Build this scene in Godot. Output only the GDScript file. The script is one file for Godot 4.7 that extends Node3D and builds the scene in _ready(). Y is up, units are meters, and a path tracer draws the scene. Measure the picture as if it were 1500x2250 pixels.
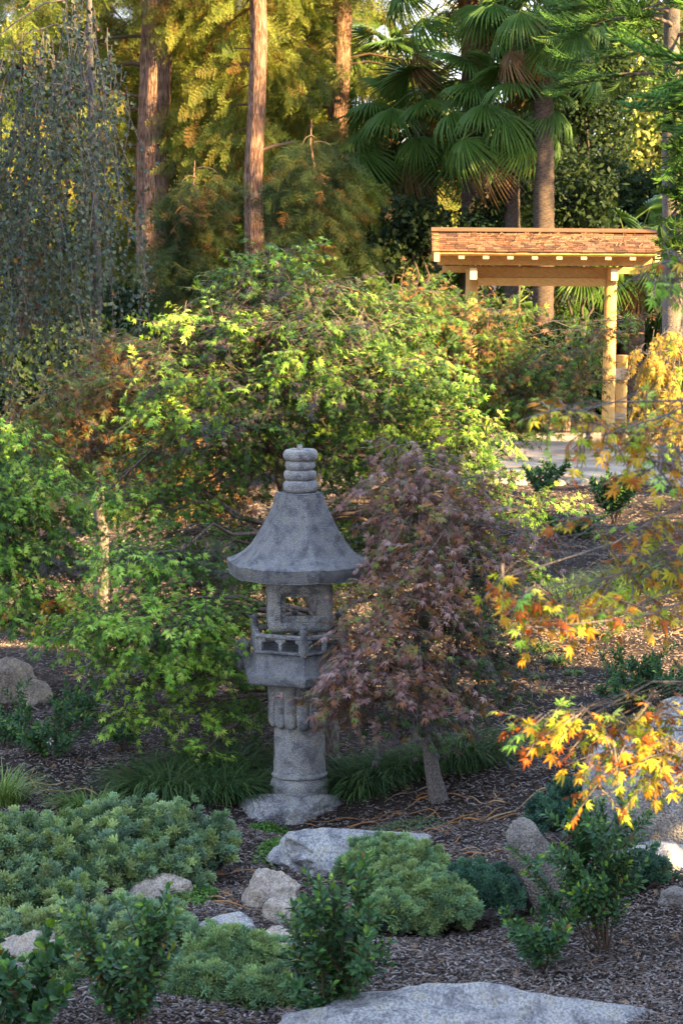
extends Node3D

var R := RandomNumberGenerator.new()
var N1 := FastNoiseLite.new()
var NG := FastNoiseLite.new()
var taken := {}
var M := {}
var CAM := Vector3(0, 3.35, 0)
var PITCH := atan(565.0 / 5355.0)


func rnd(a: float, b: float) -> float:
	return R.randf_range(a, b)


func rvec() -> Vector3:
	return Vector3(R.randf_range(-1, 1), R.randf_range(-1, 1), R.randf_range(-1, 1))


func lin(r: float, g: float, b: float) -> Color:
	return Color(r, g, b).linear_to_srgb()


# ---- naming and tagging
func numbered(called: String, parent: Node = self) -> String:
	var key := str(parent.get_instance_id()) + called
	var n: int = taken.get(key, 0)
	taken[key] = n + 1
	return called if n == 0 else "%s_%03d" % [called, n]


func tag(o: Node, label: String, category: String, group := "", kind := "") -> Node:
	if label:
		o.set_meta("label", label)
	if category:
		o.set_meta("category", category)
	if group:
		o.set_meta("group", group)
	if kind:
		o.set_meta("kind", kind)
	return o


func thing(called: String, label: String, category: String, at := Vector3.ZERO, group := "") -> Node3D:
	var o := Node3D.new()
	o.name = numbered(called)
	add_child(o, true)
	o.position = at
	tag(o, label, category, group)
	return o


func put(parent: Node, called: String, mesh: Mesh, m: Material = null, at := Transform3D()) -> MeshInstance3D:
	var o := MeshInstance3D.new()
	o.name = numbered(called, parent)
	o.mesh = mesh
	if m:
		o.material_override = m
	o.transform = at
	parent.add_child(o, true)
	return o


func many(parent: Node, called: String, mesh: Mesh, m: Material, tfs: Array, cols: PackedColorArray, stuff := true) -> MultiMeshInstance3D:
	var mm := MultiMesh.new()
	mm.transform_format = MultiMesh.TRANSFORM_3D
	mm.use_colors = cols.size() > 0
	mm.mesh = mesh
	mm.instance_count = tfs.size()
	for i in tfs.size():
		mm.set_instance_transform(i, tfs[i])
	if cols.size() > 0:
		for i in tfs.size():
			mm.set_instance_color(i, cols[i])
	var o := MultiMeshInstance3D.new()
	o.name = numbered(called, parent)
	o.multimesh = mm
	o.material_override = m
	if stuff:
		o.set_meta("kind", "stuff")
	parent.add_child(o, true)
	return o


# ---- mesh building
class MB:
	var v := PackedVector3Array()
	var n := PackedVector3Array()
	var c := PackedColorArray()
	var i := PackedInt32Array()
	var col := Color.WHITE

	func vert(p: Vector3, nn := Vector3.UP) -> int:
		v.append(p)
		n.append(nn)
		c.append(col)
		return v.size() - 1

	func tri(a: Vector3, b: Vector3, d: Vector3) -> void:  # given counterclockwise seen from outside
		var nn := (b - a).cross(d - a).normalized()
		var k := v.size()
		v.append(a); v.append(b); v.append(d)
		n.append(nn); n.append(nn); n.append(nn)
		c.append(col); c.append(col); c.append(col)
		i.append(k); i.append(k + 2); i.append(k + 1)

	func quad(a: Vector3, b: Vector3, d: Vector3, e: Vector3) -> void:
		tri(a, b, d)
		tri(a, d, e)

	# a chamfered box
	func box(at: Vector3, size: Vector3, bevel := 0.004, turn := Basis()) -> void:
		var h := size / 2
		var b := minf(bevel, minf(h.x, minf(h.y, h.z)) * 0.45)
		var q := func(x: float, y: float, z: float) -> Vector3: return at + turn * Vector3(x, y, z)
		for s in [-1.0, 1.0]:
			var fx: Vector3 = h - Vector3(b, b, b)
			fix(at, q.call(s * h.x, -fx.y, -fx.z), q.call(s * h.x, -fx.y, fx.z), q.call(s * h.x, fx.y, fx.z), q.call(s * h.x, fx.y, -fx.z))
			fix(at, q.call(-fx.x, s * h.y, -fx.z), q.call(-fx.x, s * h.y, fx.z), q.call(fx.x, s * h.y, fx.z), q.call(fx.x, s * h.y, -fx.z))
			fix(at, q.call(-fx.x, -fx.y, s * h.z), q.call(-fx.x, fx.y, s * h.z), q.call(fx.x, fx.y, s * h.z), q.call(fx.x, -fx.y, s * h.z))
		for s in [-1.0, 1.0]:
			for t in [-1.0, 1.0]:
				fix(at, q.call(s * h.x, t * (h.y - b), -h.z + b), q.call(s * h.x, t * (h.y - b), h.z - b), q.call(s * (h.x - b), t * h.y, h.z - b), q.call(s * (h.x - b), t * h.y, -h.z + b))
				fix(at, q.call(s * h.x, -h.y + b, t * (h.z - b)), q.call(s * h.x, h.y - b, t * (h.z - b)), q.call(s * (h.x - b), h.y - b, t * h.z), q.call(s * (h.x - b), -h.y + b, t * h.z))
				fix(at, q.call(-h.x + b, s * h.y, t * (h.z - b)), q.call(h.x - b, s * h.y, t * (h.z - b)), q.call(h.x - b, s * (h.y - b), t * h.z), q.call(-h.x + b, s * (h.y - b), t * h.z))
				for u in [-1.0, 1.0]:
					var a: Vector3 = q.call(s * h.x, t * (h.y - b), u * (h.z - b))
					var d: Vector3 = q.call(s * (h.x - b), t * h.y, u * (h.z - b))
					var e: Vector3 = q.call(s * (h.x - b), t * (h.y - b), u * h.z)
					if (d - a).cross(e - a).dot(a - at) < 0:
						tri(a, e, d)
					else:
						tri(a, d, e)

	func fix(at: Vector3, a: Vector3, b: Vector3, d: Vector3, e: Vector3) -> void:
		if (b - a).cross(d - a).dot((a + d) / 2 - at) < 0:
			quad(e, d, b, a)
		else:
			quad(a, b, d, e)

	# a tube with smooth sides through points
	func tube(pts: Array, radii: Array, sides := 6, flute := 0.0, lobes := 0, capped := true) -> void:
		var start := v.size()
		var up := Vector3.UP if absf((pts[1] - pts[0]).normalized().y) < 0.9 else Vector3.RIGHT
		for k in pts.size():
			var t: Vector3 = (pts[mini(k + 1, pts.size() - 1)] - pts[maxi(k - 1, 0)]).normalized()
			var x := up.cross(t).normalized()
			var y := t.cross(x)
			up = y if absf(t.dot(y)) < 0.9 else up
			for j in sides:
				var a := TAU * j / sides
				var d := x * cos(a) + y * sin(a)
				var rr: float = radii[k] * (1.0 + flute * sin(a * lobes + k * 0.35) + flute * 0.6 * sin(a * (lobes * 2 + 1) - k * 0.6))
				v.append(pts[k] + d * rr)
				n.append(d)
				c.append(col)
		for k in pts.size() - 1:
			for j in sides:
				var a := start + k * sides + j
				var b := start + k * sides + (j + 1) % sides
				i.append(a); i.append(a + sides); i.append(b)
				i.append(b); i.append(a + sides); i.append(b + sides)
		if capped:
			var e := vert(pts[-1], (pts[-1] - pts[-2]).normalized())
			for j in sides:
				i.append(start + (pts.size() - 1) * sides + j); i.append(e); i.append(start + (pts.size() - 1) * sides + (j + 1) % sides)

	# rings of points joined to a skin; ring k is an Array of Vector3, all rings alike in length, counterclockwise seen from above, upwards
	func skin(rings: Array, cap_bottom := true, cap_top := true) -> void:
		for k in rings.size() - 1:
			var m: int = rings[k].size()
			for j in m:
				quad(rings[k][j], rings[k][(j + 1) % m], rings[k + 1][(j + 1) % m], rings[k + 1][j])
		for top in [false, true]:
			if (top and cap_top) or (not top and cap_bottom):
				var ring: Array = rings[-1] if top else rings[0]
				var mid := Vector3.ZERO
				for q in ring:
					mid += q
				mid /= ring.size()
				for j in ring.size():
					if top:
						tri(mid, ring[j], ring[(j + 1) % ring.size()])
					else:
						tri(mid, ring[(j + 1) % ring.size()], ring[j])

	func lathe(profile: Array, sides := 32, at := Vector3.ZERO) -> void:  # profile: Vector2(radius, height), upwards
		var rings := []
		for q in profile:
			var ring := []
			for j in sides:
				var a := -TAU * j / sides
				ring.append(at + Vector3(q.x * cos(a), q.y, q.x * sin(a)))
			rings.append(ring)
		skin(rings)

	func done(style := "given") -> ArrayMesh:  # "given" normals, "flat", "smooth"
		var m := ArrayMesh.new()
		var a := []
		a.resize(Mesh.ARRAY_MAX)
		a[Mesh.ARRAY_VERTEX] = v
		a[Mesh.ARRAY_COLOR] = c
		a[Mesh.ARRAY_INDEX] = i
		if style == "given":
			a[Mesh.ARRAY_NORMAL] = n
		m.add_surface_from_arrays(Mesh.PRIMITIVE_TRIANGLES, a)
		if style == "smooth":
			var st := SurfaceTool.new()
			st.create_from(m, 0)
			st.generate_normals()
			st.index()
			return st.commit()
		return m


# ---- materials
func ramp(cols: Array, offs: Array) -> Gradient:
	var g := Gradient.new()
	g.colors = PackedColorArray(cols)
	g.offsets = PackedFloat32Array(offs)
	return g


func noise_tex(freq: float, octaves: int, g: Gradient = null, kind := FastNoiseLite.TYPE_SIMPLEX, size := 512, seed_ := 1, gain := 0.5) -> NoiseTexture2D:
	var f := FastNoiseLite.new()
	f.seed = seed_
	f.noise_type = kind
	f.frequency = freq
	f.fractal_octaves = octaves
	f.fractal_gain = gain
	var t := NoiseTexture2D.new()
	t.width = size
	t.height = size
	t.seamless = true
	t.noise = f
	if g:
		t.color_ramp = g
	return t


func plain(c: Color, rough := 0.8, spec := 0.5) -> StandardMaterial3D:
	var m := StandardMaterial3D.new()
	m.albedo_color = c
	m.roughness = rough
	m.metallic_specular = minf(spec, .35)
	return m


func tri_mat(tex: Texture2D, scale: float, rough: float, bump: Texture2D = null, bump_cm := 0.0, stretch := Vector3.ONE) -> StandardMaterial3D:
	var m := plain(Color.WHITE, rough)
	m.albedo_texture = tex
	m.uv1_triplanar = true
	m.uv1_world_triplanar = true
	m.uv1_scale = Vector3.ONE * scale * stretch
	if bump:
		m.heightmap_enabled = true
		m.heightmap_texture = bump
		m.heightmap_scale = bump_cm
	return m


func blotch(m: StandardMaterial3D, tex: Texture2D, scale: float) -> StandardMaterial3D:
	m.detail_enabled = true
	m.detail_blend_mode = BaseMaterial3D.BLEND_MODE_MUL
	m.detail_albedo = tex
	m.detail_uv_layer = BaseMaterial3D.DETAIL_UV_2
	m.uv2_triplanar = true
	m.uv2_world_triplanar = true
	m.uv2_scale = Vector3.ONE * scale
	return m


func leaf_mat(back: float, rough := 0.5, tint := Color(1, 1, 0.55)) -> StandardMaterial3D:
	var m := plain(Color.WHITE, rough)
	m.vertex_color_use_as_albedo = true
	m.metallic_specular = 0.28
	m.cull_mode = BaseMaterial3D.CULL_DISABLED
	if back > 0:
		m.backlight_enabled = true
		m.backlight = (tint * back).linear_to_srgb()
	return m


func materials() -> void:
	N1.seed = 7
	NG.seed = 17
	NG.frequency = 1.0
	NG.fractal_type = FastNoiseLite.FRACTAL_NONE
	N1.frequency = 1.0
	N1.fractal_octaves = 3
	var fine := noise_tex(0.16, 3, null, FastNoiseLite.TYPE_SIMPLEX, 512, 5, 0.7)
	var pits := noise_tex(0.09, 2, null, FastNoiseLite.TYPE_CELLULAR, 512, 9)
	var stains := noise_tex(0.012, 4, ramp([lin(0.58, 0.58, 0.6), lin(0.84, 0.84, 0.84), lin(1, 1, 1), lin(1, 0.96, 0.87)], [0.24, 0.44, 0.6, 0.78]), FastNoiseLite.TYPE_SIMPLEX, 512, 3)
	var weather := noise_tex(0.016, 5, ramp([lin(0.42, 0.42, 0.45), lin(0.7, 0.7, 0.72), lin(0.95, 0.95, 0.95), lin(1, 0.98, 0.92), lin(0.92, 0.86, 0.66)], [0.26, 0.42, 0.54, 0.7, 0.84]), FastNoiseLite.TYPE_SIMPLEX, 512, 4, 0.68)
	var granite := noise_tex(0.2, 2, ramp([lin(0.11, 0.105, 0.10), lin(0.27, 0.262, 0.255), lin(0.38, 0.37, 0.355), lin(0.58, 0.57, 0.545)], [0.2, 0.42, 0.6, 0.8]), FastNoiseLite.TYPE_SIMPLEX, 512, 2, 0.8)
	M.lantern = blotch(tri_mat(granite, 1.0, 0.95, fine, .9), weather, .75)
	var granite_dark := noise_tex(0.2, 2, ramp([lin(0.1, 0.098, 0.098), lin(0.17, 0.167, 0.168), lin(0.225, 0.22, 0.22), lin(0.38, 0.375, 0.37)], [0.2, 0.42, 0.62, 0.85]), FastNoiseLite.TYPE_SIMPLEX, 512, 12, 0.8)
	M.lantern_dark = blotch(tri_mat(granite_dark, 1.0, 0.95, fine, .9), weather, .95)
	var grey := noise_tex(0.12, 3, ramp([lin(0.14, 0.132, 0.128), lin(0.3, 0.288, 0.275), lin(0.41, 0.395, 0.38), lin(0.56, 0.545, 0.52)], [0.2, 0.42, 0.6, 0.85]), FastNoiseLite.TYPE_SIMPLEX, 512, 21, 0.75)
	M.rock = blotch(tri_mat(grey, 0.8, 0.92, fine, 1.1), weather, 0.6)
	var tan_ := noise_tex(0.1, 3, ramp([lin(0.2, 0.15, 0.11), lin(0.36, 0.29, 0.22), lin(0.44, 0.37, 0.3), lin(0.56, 0.5, 0.43)], [0.2, 0.42, 0.6, 0.85]), FastNoiseLite.TYPE_SIMPLEX, 512, 31, 0.7)
	M.rock_tan = blotch(tri_mat(tan_, 0.9, 0.92, fine, 1.1), stains, 1.1)
	var brown := noise_tex(0.12, 3, ramp([lin(0.09, 0.075, 0.065), lin(0.17, 0.145, 0.12), lin(0.23, 0.2, 0.17), lin(0.4, 0.37, 0.34)], [0.2, 0.42, 0.6, 0.85]), FastNoiseLite.TYPE_SIMPLEX, 512, 41, 0.75)
	M.rock_brown = blotch(tri_mat(brown, 0.9, 0.92, fine, 1.2), stains, 1.0)
	var mulch := noise_tex(0.09, 4, ramp([lin(0.014, 0.01, 0.008), lin(0.036, 0.026, 0.021), lin(0.07, 0.053, 0.044), lin(0.15, 0.122, 0.105)], [0.25, 0.45, 0.6, 0.85]), FastNoiseLite.TYPE_SIMPLEX, 1024, 51, 0.75)
	var patches := noise_tex(0.01, 3, ramp([lin(0.5, 0.44, 0.4), lin(0.85, 0.82, 0.82), lin(1, 1, 1)], [0.3, 0.5, 0.7]), FastNoiseLite.TYPE_SIMPLEX, 512, 52)
	M.mulch = blotch(tri_mat(mulch, 1.1, 0.95, fine, 2.0), patches, 0.21)
	var sand := noise_tex(0.2, 3, ramp([lin(0.31, 0.255, 0.19), lin(0.39, 0.33, 0.255), lin(0.46, 0.4, 0.315)], [0.25, 0.5, 0.8]), FastNoiseLite.TYPE_SIMPLEX, 512, 61, 0.7)
	M.sand = blotch(tri_mat(sand, 0.9, 0.95, fine, 0.4), noise_tex(0.02, 3, ramp([lin(0.62, 0.59, 0.56), lin(1, 1, 1)], [0.35, 0.65]), FastNoiseLite.TYPE_SIMPLEX, 256, 62), 0.15)
	var wood := noise_tex(0.03, 3, ramp([lin(0.54, 0.30, 0.085), lin(0.64, 0.375, 0.12), lin(0.7, 0.44, 0.155)], [0.3, 0.5, 0.75]), FastNoiseLite.TYPE_SIMPLEX, 512, 71)
	M.wood = tri_mat(wood, 0.5, 0.6, null, 0, Vector3(1, 1, 1))
	M.wood_post = tri_mat(wood, 0.7, 0.6, null, 0, Vector3(9, 0.8, 9))
	M.wood_long = tri_mat(wood, 0.7, 0.6, null, 0, Vector3(0.8, 9, 9))
	M.wood_end = plain(lin(0.74, 0.57, 0.33), 0.75)
	var weathered := noise_tex(0.03, 3, ramp([lin(0.3, 0.22, 0.15), lin(0.42, 0.33, 0.23), lin(0.5, 0.4, 0.29)], [0.3, 0.5, 0.75]), FastNoiseLite.TYPE_SIMPLEX, 256, 72)
	M.wood_grey = tri_mat(weathered, 0.8, 0.8, null, 0, Vector3(1, 8, 8))
	var shingle := noise_tex(0.05, 4, ramp([lin(0.5, 0.46, 0.44), lin(0.85, 0.83, 0.82), lin(1, 1, 1)], [0.3, 0.5, 0.7]), FastNoiseLite.TYPE_SIMPLEX, 512, 81)
	M.shingle = tri_mat(shingle, 1.2, 0.85, null, 0, Vector3(10, 10, 1))
	M.shingle.vertex_color_use_as_albedo = true
	var bark := noise_tex(0.03, 4, ramp([lin(0.05, 0.035, 0.028), lin(0.13, 0.1, 0.08), lin(0.2, 0.16, 0.13)], [0.3, 0.5, 0.75]), FastNoiseLite.TYPE_SIMPLEX, 512, 91, 0.65)
	M.bark = tri_mat(bark, 1.2, 0.9, bark, 1.0, Vector3(2, 0.7, 2))
	var greybark := noise_tex(0.04, 4, ramp([lin(0.08, 0.066, 0.056), lin(0.16, 0.135, 0.118), lin(0.24, 0.21, 0.185)], [0.3, 0.5, 0.75]), FastNoiseLite.TYPE_SIMPLEX, 512, 92, 0.65)
	M.greybark = tri_mat(greybark, 1.6, 0.85, greybark, 0.8, Vector3(2, 1.2, 2))
	var redbark := noise_tex(0.025, 4, ramp([lin(0.09, 0.045, 0.03), lin(0.24, 0.135, 0.09), lin(0.38, 0.25, 0.18)], [0.3, 0.5, 0.75]), FastNoiseLite.TYPE_SIMPLEX, 512, 93, 0.6)
	M.redbark = tri_mat(redbark, 0.8, 0.95, redbark, 5.0, Vector3(4, 0.35, 4))
	var palmbark := noise_tex(0.03, 4, ramp([lin(0.035, 0.024, 0.018), lin(0.085, 0.062, 0.046), lin(0.14, 0.107, 0.083)], [0.3, 0.5, 0.75]), FastNoiseLite.TYPE_SIMPLEX, 512, 94, 0.6)
	M.palmbark = tri_mat(palmbark, 1.0, 0.9, palmbark, 1.5, Vector3(0.6, 5, 0.6))
	M.leaf = leaf_mat(0.26, 0.42)
	M.leaf_dull = leaf_mat(0.5, 0.65)
	M.needle = leaf_mat(0.2, 0.55)
	M.gloss = leaf_mat(0.25, 0.3)
	M.palm = leaf_mat(0.5, 0.4)
	M.blade = leaf_mat(0.35, 0.45)
	M.chip = leaf_mat(0.0, 0.9)
	M.twig = leaf_mat(0.0, 0.85)
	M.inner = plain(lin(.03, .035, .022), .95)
	M.leaf_weep = leaf_mat(.15, .45, Color(.9, 1, .6))
	M.needle_sun = leaf_mat(.5, .55, Color(1, 1, .45))
	M.leaf_far = leaf_mat(.6, .55, Color(1, 1, .5))

func _ready() -> void:
	R.seed = 20240
	var cam := Camera3D.new()
	cam.name = "camera"
	add_child(cam)
	cam.position = CAM
	cam.rotation.x = -PITCH
	cam.fov = rad_to_deg(2.0 * atan(1125.0 / 5355.0))
	cam.near = 0.1
	cam.far = 2000.0
	var lens := CameraAttributesPhysical.new()
	lens.frustum_focal_length = 85.0
	lens.frustum_focus_distance = 15.2
	lens.exposure_aperture = 8.0
	lens.frustum_near = 0.1
	lens.frustum_far = 2000.0
	cam.attributes = lens
	cam.fov = rad_to_deg(2.0 * atan(1125.0 / 5355.0))
	cam.current = true
	var sky := ProceduralSkyMaterial.new()
	sky.sky_top_color = Color(0.62, 0.70, 0.84)
	sky.sky_horizon_color = Color(0.88, 0.90, 0.93)
	sky.sky_curve = 0.16
	sky.sky_energy_multiplier = 0.8
	sky.ground_bottom_color = Color(0.25, 0.22, 0.19)
	sky.ground_horizon_color = Color(0.55, 0.55, 0.52)
	var env := Environment.new()
	env.background_mode = Environment.BG_SKY
	env.sky = Sky.new()
	env.sky.sky_material = sky
	env.tonemap_mode = Environment.TONE_MAPPER_LINEAR
	env.tonemap_exposure = 7.4
	env.sdfgi_enabled = true
	env.ssao_enabled = true
	env.ssil_enabled = true
	var we := WorldEnvironment.new()
	we.name = "world_environment"
	we.environment = env
	add_child(we)
	var sun := DirectionalLight3D.new()
	sun.name = "sun"
	add_child(sun)
	sun.look_at_from_position(Vector3(.72, .42, .55) * 50.0, Vector3.ZERO)
	sun.light_energy = 1.6
	sun.light_color = Color(1.0, 0.84, 0.58)
	sun.light_angular_distance = 0.5
	sun.shadow_enabled = true
	materials()
	build_ground()
	lantern()
	gate()
	rocks()
	maples()
	background()
	conifers()
	low_plants()
	litter()

func smooth01(a: float, b: float, x: float) -> float:
	var t := clampf((x - a) / (b - a), 0, 1)
	return t * t * (3 - 2 * t)


func ground_y(x: float, z: float) -> float:
	var d := -z
	var t := smooth01(12.0, 27.5, d)
	var rise := lerpf(0.16, 0.80, smooth01(-3.5, 1.4, x))
	var h := rise * (0.55 * t + 0.45 * clampf((d - 13.5) / 13.5, 0, 1))
	h += 0.16 * smooth01(0.25, 2.2, x) * smooth01(27, 18, d)
	h += 0.06 * smooth01(12.5, 10.5, d) + 1.5 * smooth01(8.5, 0, d)
	h += NG.get_noise_2d(x * 0.6, z * 0.6) * 0.06 + NG.get_noise_2d(x * 1.7 + 50, z * 1.7) * 0.018
	h -= 0.17 * exp(-(pow(x + .25, 2) + pow(z + 14.5, 2)) / .5)
	if d > 32.5:
		h += 0.1 * smooth01(32.5, 36, d)
	return h


func on_ground(x: float, z: float, up := 0.0) -> Vector3:
	return Vector3(x, ground_y(x, z) + up, z)


# where a line of sight meets the ground: used only to find out how large a thing shows
func shows(p: Vector3) -> Vector3:
	var q := p - CAM
	var depth := q.dot(Vector3(0, -sin(PITCH), -cos(PITCH)))
	if depth < 0.5:
		return Vector3(-9999, 0, 1)
	var up := q.dot(Vector3(0, cos(PITCH), -sin(PITCH)))
	return Vector3(750 + 5355 * q.x / depth, 1125 - 5355 * up / depth, depth)


func build_ground() -> void:
	var b := MB.new()
	var xs := []
	var zs := []
	var x := -400.0
	while x < 400.0:
		xs.append(x)
		x += 0.11 if absf(x) < 3.2 else (0.4 if absf(x) < 9 else (3.0 if absf(x) <= 40 else 40.0))
	var z := 60.0
	while z > -900.0:
		zs.append(z)
		z -= 20.0 if z > 4 else (0.6 if z > -9.0 else (0.12 if z > -22 else (0.25 if z > -36 else (2.0 if z > -70 else 60.0))))
	for zz in zs:
		for xx in xs:
			b.vert(on_ground(xx, zz))
	var w := xs.size()
	for r in zs.size() - 1:
		for k in w - 1:
			var a := r * w + k
			b.i.append_array(PackedInt32Array([a, a + w, a + 1, a + 1, a + w, a + w + 1]))
	tag(put(self, "ground", b.done("smooth"), M.mulch), "brown bark mulch slope rising to the right and back", "", "", "structure")
	# the raised sand court in front of and under the gate
	b = MB.new()
	var ring := []
	var edge := [Vector2(14, -27.1), Vector2(9, -27.05), Vector2(3, -27.0), Vector2(1.9, -27.05), Vector2(1.3, -27.5), Vector2(0.9, -28.5), Vector2(0.7, -30), Vector2(0.9, -32), Vector2(1.2, -33.4), Vector2(3, -33.9), Vector2(14, -34.2)]
	var top := []
	for e in edge:
		ring.append(Vector3(e.x, 0.5, e.y))
		top.append(Vector3(e.x, 0.885, e.y))
	ring.reverse()
	top.reverse()
	b.skin([ring, top])
	tag(put(self, "sand_court", b.done("flat"), M.sand), "pale raked sand court in front of the wooden gate", "", "", "structure")
	var kerb := thing("stone_kerb", "low kerb of rough pale stones along the front of the sand court", "kerb", Vector3(0, 0, 0))
	var kx := 1.35
	while kx < 6.5:
		var wdt := rnd(.26, .46)
		var m := rock_mesh(Vector3(wdt * 1.04, rnd(.17, .22), .2), R.randi(), .12, 3)
		put(kerb, "stone", m, M.rock if R.randf() < .6 else M.rock_tan, Transform3D(Basis(Vector3.UP, rnd(-.08, .08)), Vector3(kx + wdt / 2, .80 + rnd(-.012, .012), -26.95 + rnd(-.02, .02))))
		kx += wdt


# a boulder: a rounded block with planes struck off it, roughened by noise
func rock_mesh(size: Vector3, seed_: int, bumps := 0.1, cuts := 6, n := 14, square := 0.55) -> ArrayMesh:
	var r := RandomNumberGenerator.new()
	r.seed = seed_
	var planes := []
	for k in cuts:
		var d := Vector3(r.randf_range(-1, 1), r.randf_range(-.3, 1), r.randf_range(-1, 1)).normalized()
		planes.append([d, r.randf_range(.68, .9)])
	var off := Vector3(r.randf(), r.randf(), r.randf()) * 50
	var b := MB.new()
	var pts := {}
	for f in 6:
		var ax := f / 2
		var s := 1.0 if f % 2 else -1.0
		var grid := []
		for u in n + 1:
			for w in n + 1:
				var p := Vector3.ZERO
				p[ax] = s
				p[(ax + 1) % 3] = lerpf(-1, 1, float(u) / n) * s
				p[(ax + 2) % 3] = lerpf(-1, 1, float(w) / n)
				var d := p.normalized()
				var e: Vector3 = d.lerp(p, square * .5)
				for pl in planes:
					var over: float = e.dot(pl[0]) - pl[1]
					if over > 0:
						e -= pl[0] * over * .9
				e += d * (N1.get_noise_3dv(d * 1.1 + off) * bumps * 1.6 + N1.get_noise_3dv(d * 4.0 + off) * bumps * .45 + N1.get_noise_3dv(d * 13.0 + off) * bumps * .12)
				grid.append(e * size * .5)
		for u in n:
			for w in n:
				var a: int = u * (n + 1) + w
				b.quad(grid[a], grid[a + n + 1], grid[a + n + 2], grid[a + 1])
	return b.done("smooth")


func boulder(called: String, label: String, at: Vector3, size: Vector3, seed_: int, m: Material, turn := Basis(), bumps := .1, cuts := 6, group := "") -> Node3D:
	var big := size.length() > .5
	var o := put(self, called, rock_mesh(size, seed_, bumps, cuts, 26 if big else 16), m, Transform3D(turn, at))
	tag(o, label, "rock", group)
	return o

# ---- rounded solids
func hex_ring(r: float, y: float, turn: float, cx := 0.0, cz := 0.0, sag := 0.0, per := 8) -> Array:
	# a hexagon with its corners at turn + 60 k degrees from +x towards +z; sides bow inwards by sag
	var ring := []
	for k in 6:
		var a := deg_to_rad(turn - 60.0 * k)
		var b := deg_to_rad(turn - 60.0 * (k + 1))
		var p := Vector3(cos(a), 0, sin(a)) * r
		var q := Vector3(cos(b), 0, sin(b)) * r
		for j in per:
			var t := float(j) / per
			var e := p.lerp(q, t)
			e *= 1.0 - sag * 4 * t * (1 - t)
			ring.append(Vector3(cx + e.x, y, cz + e.z))
	return ring


func rough(m: ArrayMesh, amount: float, freq: float) -> ArrayMesh:
	# weathers a mesh: moves its vertices by noise, alike for vertices in one place
	var a := m.surface_get_arrays(0)
	var v: PackedVector3Array = a[Mesh.ARRAY_VERTEX]
	for k in v.size():
		var p := v[k] * freq
		v[k] += Vector3(N1.get_noise_3dv(p), N1.get_noise_3dv(p + Vector3(31, 7, 3)), N1.get_noise_3dv(p + Vector3(3, 57, 13))) * amount
	a[Mesh.ARRAY_VERTEX] = v
	var o := ArrayMesh.new()
	o.add_surface_from_arrays(Mesh.PRIMITIVE_TRIANGLES, a)
	return o


func smooth_profile(pts: Array, steps := 6) -> Array:
	var out := []
	for k in pts.size() - 1:
		var p0: Vector2 = pts[maxi(k - 1, 0)]
		var p3: Vector2 = pts[mini(k + 2, pts.size() - 1)]
		for s in steps:
			out.append(pts[k].cubic_interpolate(pts[k + 1], p0, p3, float(s) / steps))
	out.append(pts[-1])
	return out


func ring_profile(r: float, y0: float, y1: float, bulge := 1.0) -> Array:
	# a rounded stone disc
	var h := (y1 - y0) / 2
	var out := []
	for k in 13:
		var a := lerpf(-PI / 2, PI / 2, k / 12.0)
		out.append(Vector2(r - h * bulge + h * bulge * pow(maxf(cos(a), 0.0), 0.75), (y0 + y1) / 2 + h * sin(a)))
	return out


func rounded_box(size: Vector3, r: float, n := 8) -> ArrayMesh:
	# a box with edges of radius r, as a closed skin: rings of a rounded square
	var b := MB.new()
	var h := size / 2
	var rings := []
	for k in n * 2 + 2:
		var a := lerpf(-PI / 2, 0, float(k) / n) if k <= n else lerpf(0, PI / 2, float(k - n - 1) / n)
		var y := (-h.y + r if k <= n else h.y - r) + r * sin(a)
		var inset := r - r * cos(a)
		var ring := []
		for c in 4:
			var sx := [1.0, -1.0, -1.0, 1.0][c] as float
			var sz := [-1.0, -1.0, 1.0, 1.0][c] as float
			for j in n + 1:
				var t := deg_to_rad(90.0 * c) + PI / 2 * j / n
				ring.append(Vector3(sx * (h.x - r) + (r - inset) * cos(t), y, sz * (h.z - r) - (r - inset) * sin(t)))
		rings.append(ring)
	b.skin(rings)
	return b.done("smooth")


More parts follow.
